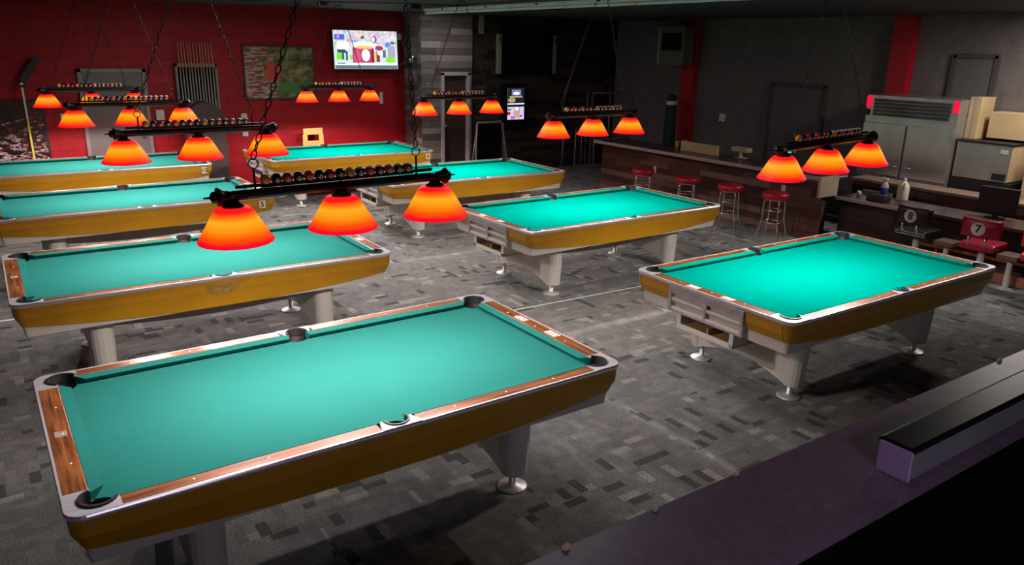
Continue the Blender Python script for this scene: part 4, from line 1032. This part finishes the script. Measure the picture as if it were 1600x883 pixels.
b = MB(); b.lathe([(0.0, -0.075), (0.05, -0.075), (0.052, 0.07), (0.045, 0.075), (0.0, 0.075)], (-0.02, 0, 0), 20); b.build('can', M['chrome'], t)
b = MB(); b.tube([(0.02, 0, 0.0), (0.055, 0, 0.0)], 0.012, 8); b.build('bracket', M['black_metal'], t)
b = MB(); b.tube([(6.95, 14.185, 2.12), (7.02, 14.16, 2.16), (7.10, 14.0, 2.24), (7.12, 13.85, 2.30), (7.14, 14.1, 2.40), (7.10, 14.185, 2.64)], 0.005, 6)
tag(b.build('cable', M['offwhite']), 'thin pale cable drooping from the television to the silver spotlight', 'cable')

# ------------------------------------------------------------------ dark bay things
t = thing('projection_screen', 'large blank black screen between pale vertical strips on the dark wall', 'screen', (9.66, 13.54, 2.42))
b = MB(); b.bbox(-0.66, 0.66, -0.02, 0.055, -0.42, 0.5, 0.004); b.build('panel', M['void'], t)
M['strip'] = mottled('pale_strip', (0.20, 0.17, 0.15), (0.28, 0.25, 0.2), 4, 0.5)
for x in (-0.70, 0.70):
    b = MB(); b.bbox(x-0.04, x+0.04, -0.04, 0.055, -0.40, 0.38, 0.003); b.bbox(x-0.012, x+0.012, -0.045, -0.04, 0.22, 0.32, 0.001, 1); b.build('side_strip', [M['strip'], M['black']], t)
b = MB(); b.bbox(8.50, 8.60, 13.55, 13.6, 2.79, CZ, 0.003)
tag(b.build('pale_strip', M['strip']), 'short pale vertical strip high on the dark wall, left of the blank screen', 'strip')
gm = []
def g_(k, u, v, w_, h_, c): return (k, (u-0.5)*0.42, (v-0.5)*0.64, w_*0.42, h_*0.64, c)
gm = [g_('r', 0.5, 0.76, 1, 0.48, (0.012, 0.014, 0.016)), g_('r', 0.52, 0.86, 0.55, 0.18, (0.22, 0.22, 0.50)), g_('e', 0.52, 0.83, 0.40, 0.10, (0.95, 0.98, 1.1)), g_('r', 0.50, 0.725, 0.75, 0.05, (0.45, 0.45, 0.22)),
      g_('e', 0.25, 0.62, 0.45, 0.15, (0.45, 0.35, 0.18)), g_('r', 0.5, 0.50, 1.0, 0.03, (0.9, 0.9, 0.95)), g_('r', 0.5, 0.44, 1.0, 0.07, (0.01, 0.01, 0.012)),
      g_('r', 0.56, 0.20, 0.22, 0.30, (0.85, 0.35, 0.25)), g_('e', 0.56, 0.34, 0.26, 0.10, (1.1, 1.0, 1.0)), g_('r', 0.08, 0.20, 0.18, 0.10, (0.35, 0.01, 0.03)), g_('r', 0.10, 0.32, 0.22, 0.06, (0.1, 0.25, 0.3)),
      g_('r', 0.30, 0.06, 0.2, 0.10, (0.45, 0.15, 0.8)), g_('r', 0.82, 0.11, 0.15, 0.05, (0.15, 0.02, 0.05)), g_('r', 0.43, 0.21, 0.03, 0.42, (0.1, 0.1, 0.2)), g_('r', 0.70, 0.21, 0.03, 0.42, (0.1, 0.1, 0.2))]
t = thing('jukebox', 'dark wall jukebox with two glowing screens between the far lamps', 'jukebox', (9.32, 13.45, 1.42))
b = MB(); b.bbox(-0.26, 0.26, -0.03, 0.15, -0.52, 0.40, 0.01); b.build('housing', M['void'], t)
b = MB(); b.box(-0.21, 0.21, -0.034, -0.031, -0.32, 0.32); b.build('screen', painter('jukebox_screen', (0.75, 0.7, 0.95), gm, 1.0, (18, 0.25)), t)
# leaning frames
M['framemetal'] = pbr('grey_tube', (0.30, 0.28, 0.28), 0.35, 0.5)
t = thing('a_frame_stand', 'grey metal sign frame standing before the dark wall beside the plank wall', 'frame', (8.18, 12.62, 0))
b = MB()
b.tube([(-0.42, -0.12, 0.0), (-0.31, 0, 1.12), (-0.29, 0, 1.15), (0.24, 0, 1.16), (0.27, 0, 1.12), (0.39, -0.12, 0.0)], 0.022, 8)
b.tube([(0.45, 0.14, 0.0), (0.30, 0.02, 1.12)], 0.018, 8); b.tube([(-0.38, 0.14, 0.0), (-0.29, 0.02, 1.12)], 0.014, 8); b.build('frame', M['framemetal'], t)
b = MB(); b.box(-0.29, 0.25, -0.002, 0.01, 0.25, 1.12); b.build('board', M['void'], t)
t = thing('metal_rack', 'tall thin chrome frame rack in the dark corner left of the bar', 'rack', (11.35, 12.95, 0))
b = MB()
for x, y in ((-0.35, 0), (-0.24, 0.3), (0.53, 0), (0.42, 0.3)): b.tube([(x, y, 0), (x, y, 1.66)], 0.016, 8)
b.tube([(-0.35, 0, 1.64), (0.53, 0, 1.64)], 0.014, 8)
for z in (0.55, 1.1): b.tube([(-0.35, 0, z), (0.53, 0, z)], 0.010, 6)
b.build('frame', pbr('rack_tube', (0.4, 0.4, 0.4), 0.25, 0.7), t)
b = MB(); b.box(-0.34, 0.52, 0.0, 0.3, 0.50, 0.52); b.build('shelf', M['black'], t)
t = thing('tall_table', 'black tall cafe table on thin chrome legs below the dark wall', 'table', (10.62, 12.9, 0))
b = MB(); b.bbox(-0.3, 0.3, -0.25, 0.25, 0.98, 1.01, 0.004); b.build('tabletop', M['black'], t)
for x, y in ((-0.27, -0.22), (0.27, -0.22), (-0.27, 0.22), (0.27, 0.22)):
    b = MB(); b.tube([(x, y, 0), (x*0.9, y*0.9, 0.98)], 0.013, 8); b.build('leg', M['framemetal'], t)

# ------------------------------------------------------------------ ceiling things
for k, (nm, lc, sx, sy, pw, cl) in enumerate(PANELS):  # housings made up to frame the added fill lights
    b = MB(); hx, hy = sx/2, sy/2
    for a0, a1, c0, c1 in ((-hx-0.04, hx+0.04, -hy-0.04, -hy-0.005), (-hx-0.04, hx+0.04, hy+0.005, hy+0.04), (-hx-0.04, -hx-0.005, -hy, hy), (hx+0.005, hx+0.04, -hy, hy)): b.box(a0, a1, c0, c1, -0.006, 0.014)
    b.box(-hx-0.04, hx+0.04, -hy-0.04, hy+0.04, 0.008, 0.015)
    tag(b.build('fill_light_housing', M['black'], None, lc), 'thin black housing of an added fill light '+('behind the viewpoint', 'above the front tables', 'above the middle of the hall', 'above the bar end', 'before the plank wall', 'before the red wall')[k], 'light fixture')
M['fixture'] = pbr('fixture_enamel', (0.90, 0.86, 0.86), 0.45)
for k in range(7):
    y0 = 10.45-1.24*k
    t = thing('strip_light', ('farthest', 'second farthest', 'third farthest', 'fourth farthest', 'fifth farthest', 'sixth farthest', 'nearest')[k]+' unlit white strip light in the row under the dark ceiling', 'light fixture', (6.28, y0, 3.03), 0, 'unlit strip lights under the ceiling')
    b = MB(); b.bbox(-0.05, 0.05, 0.0, 1.20, 0.045, 0.085, 0.003); b.bbox(-0.055, -0.05, 0.55, 0.60, 0.055, 0.075, 0.001, 1); b.build('housing', [M['fixture'], M['black']], t)
    b = MB(); b.lathe([(0.0, -0.01), (0.018, -0.01), (0.018, 1.21), (0.0, 1.21)], (0, 0, 0.02), 12, 'y'); b.build('tube', pbr('unlit_tube_%d' % k, (0.7, 0.7, 0.7), 0.3), t)
    b = MB()
    for y in (0.2, 1.0): b.tube([(0, y, 0.085), (0, y, 0.12)], 0.004, 6)
    b.build('hanger', M['black_metal'], t)
b = MB(); b.tube([(3.2, 11.4, 3.09), (4.2, 11.1, 3.11), (5.2, 10.8, 3.13), (8.0, 10.2, 3.135)], 0.008, 6)
for x, y in ((4.3, 11.07), (5.6, 10.7)): b.bbox(x-0.06, x+0.06, y-0.05, y+0.05, 3.06, 3.12, 0.004)
tag(b.build('ceiling_wire', M['black_metal']), 'black wire run with small boxes along the dark ceiling', 'wire')

# black bag on the carpet at the lower left
b = MB(); rows = []
n = 14
for i in range(7):
    f = i/6; row = []
    for k in range(n):
        a = 2*PI*k/n; r = (0.10*math.sin(PI*(0.12+0.8*f)))*random.uniform(0.85, 1.15)
        row.append((r*1.3*math.cos(a), r*math.sin(a), 0.15*f))
    rows.append(row)
rows[0] = [(x, y, 0.0) for x, y, z in rows[0]]
vs = [p for r_ in rows for p in r_]
b.add(vs, [(i*n+k, i*n+(k+1) % n, (i+1)*n+(k+1) % n, (i+1)*n+k) for i in range(6) for k in range(n)]); b.add(vs, [list(range(n)), list(range(6*n, 7*n))])
tag(b.build('bag', M['leather'], None, (0.02, 3.18, 0)), 'small crumpled black bag on the carpet by the left end of the nearest table', 'bag')
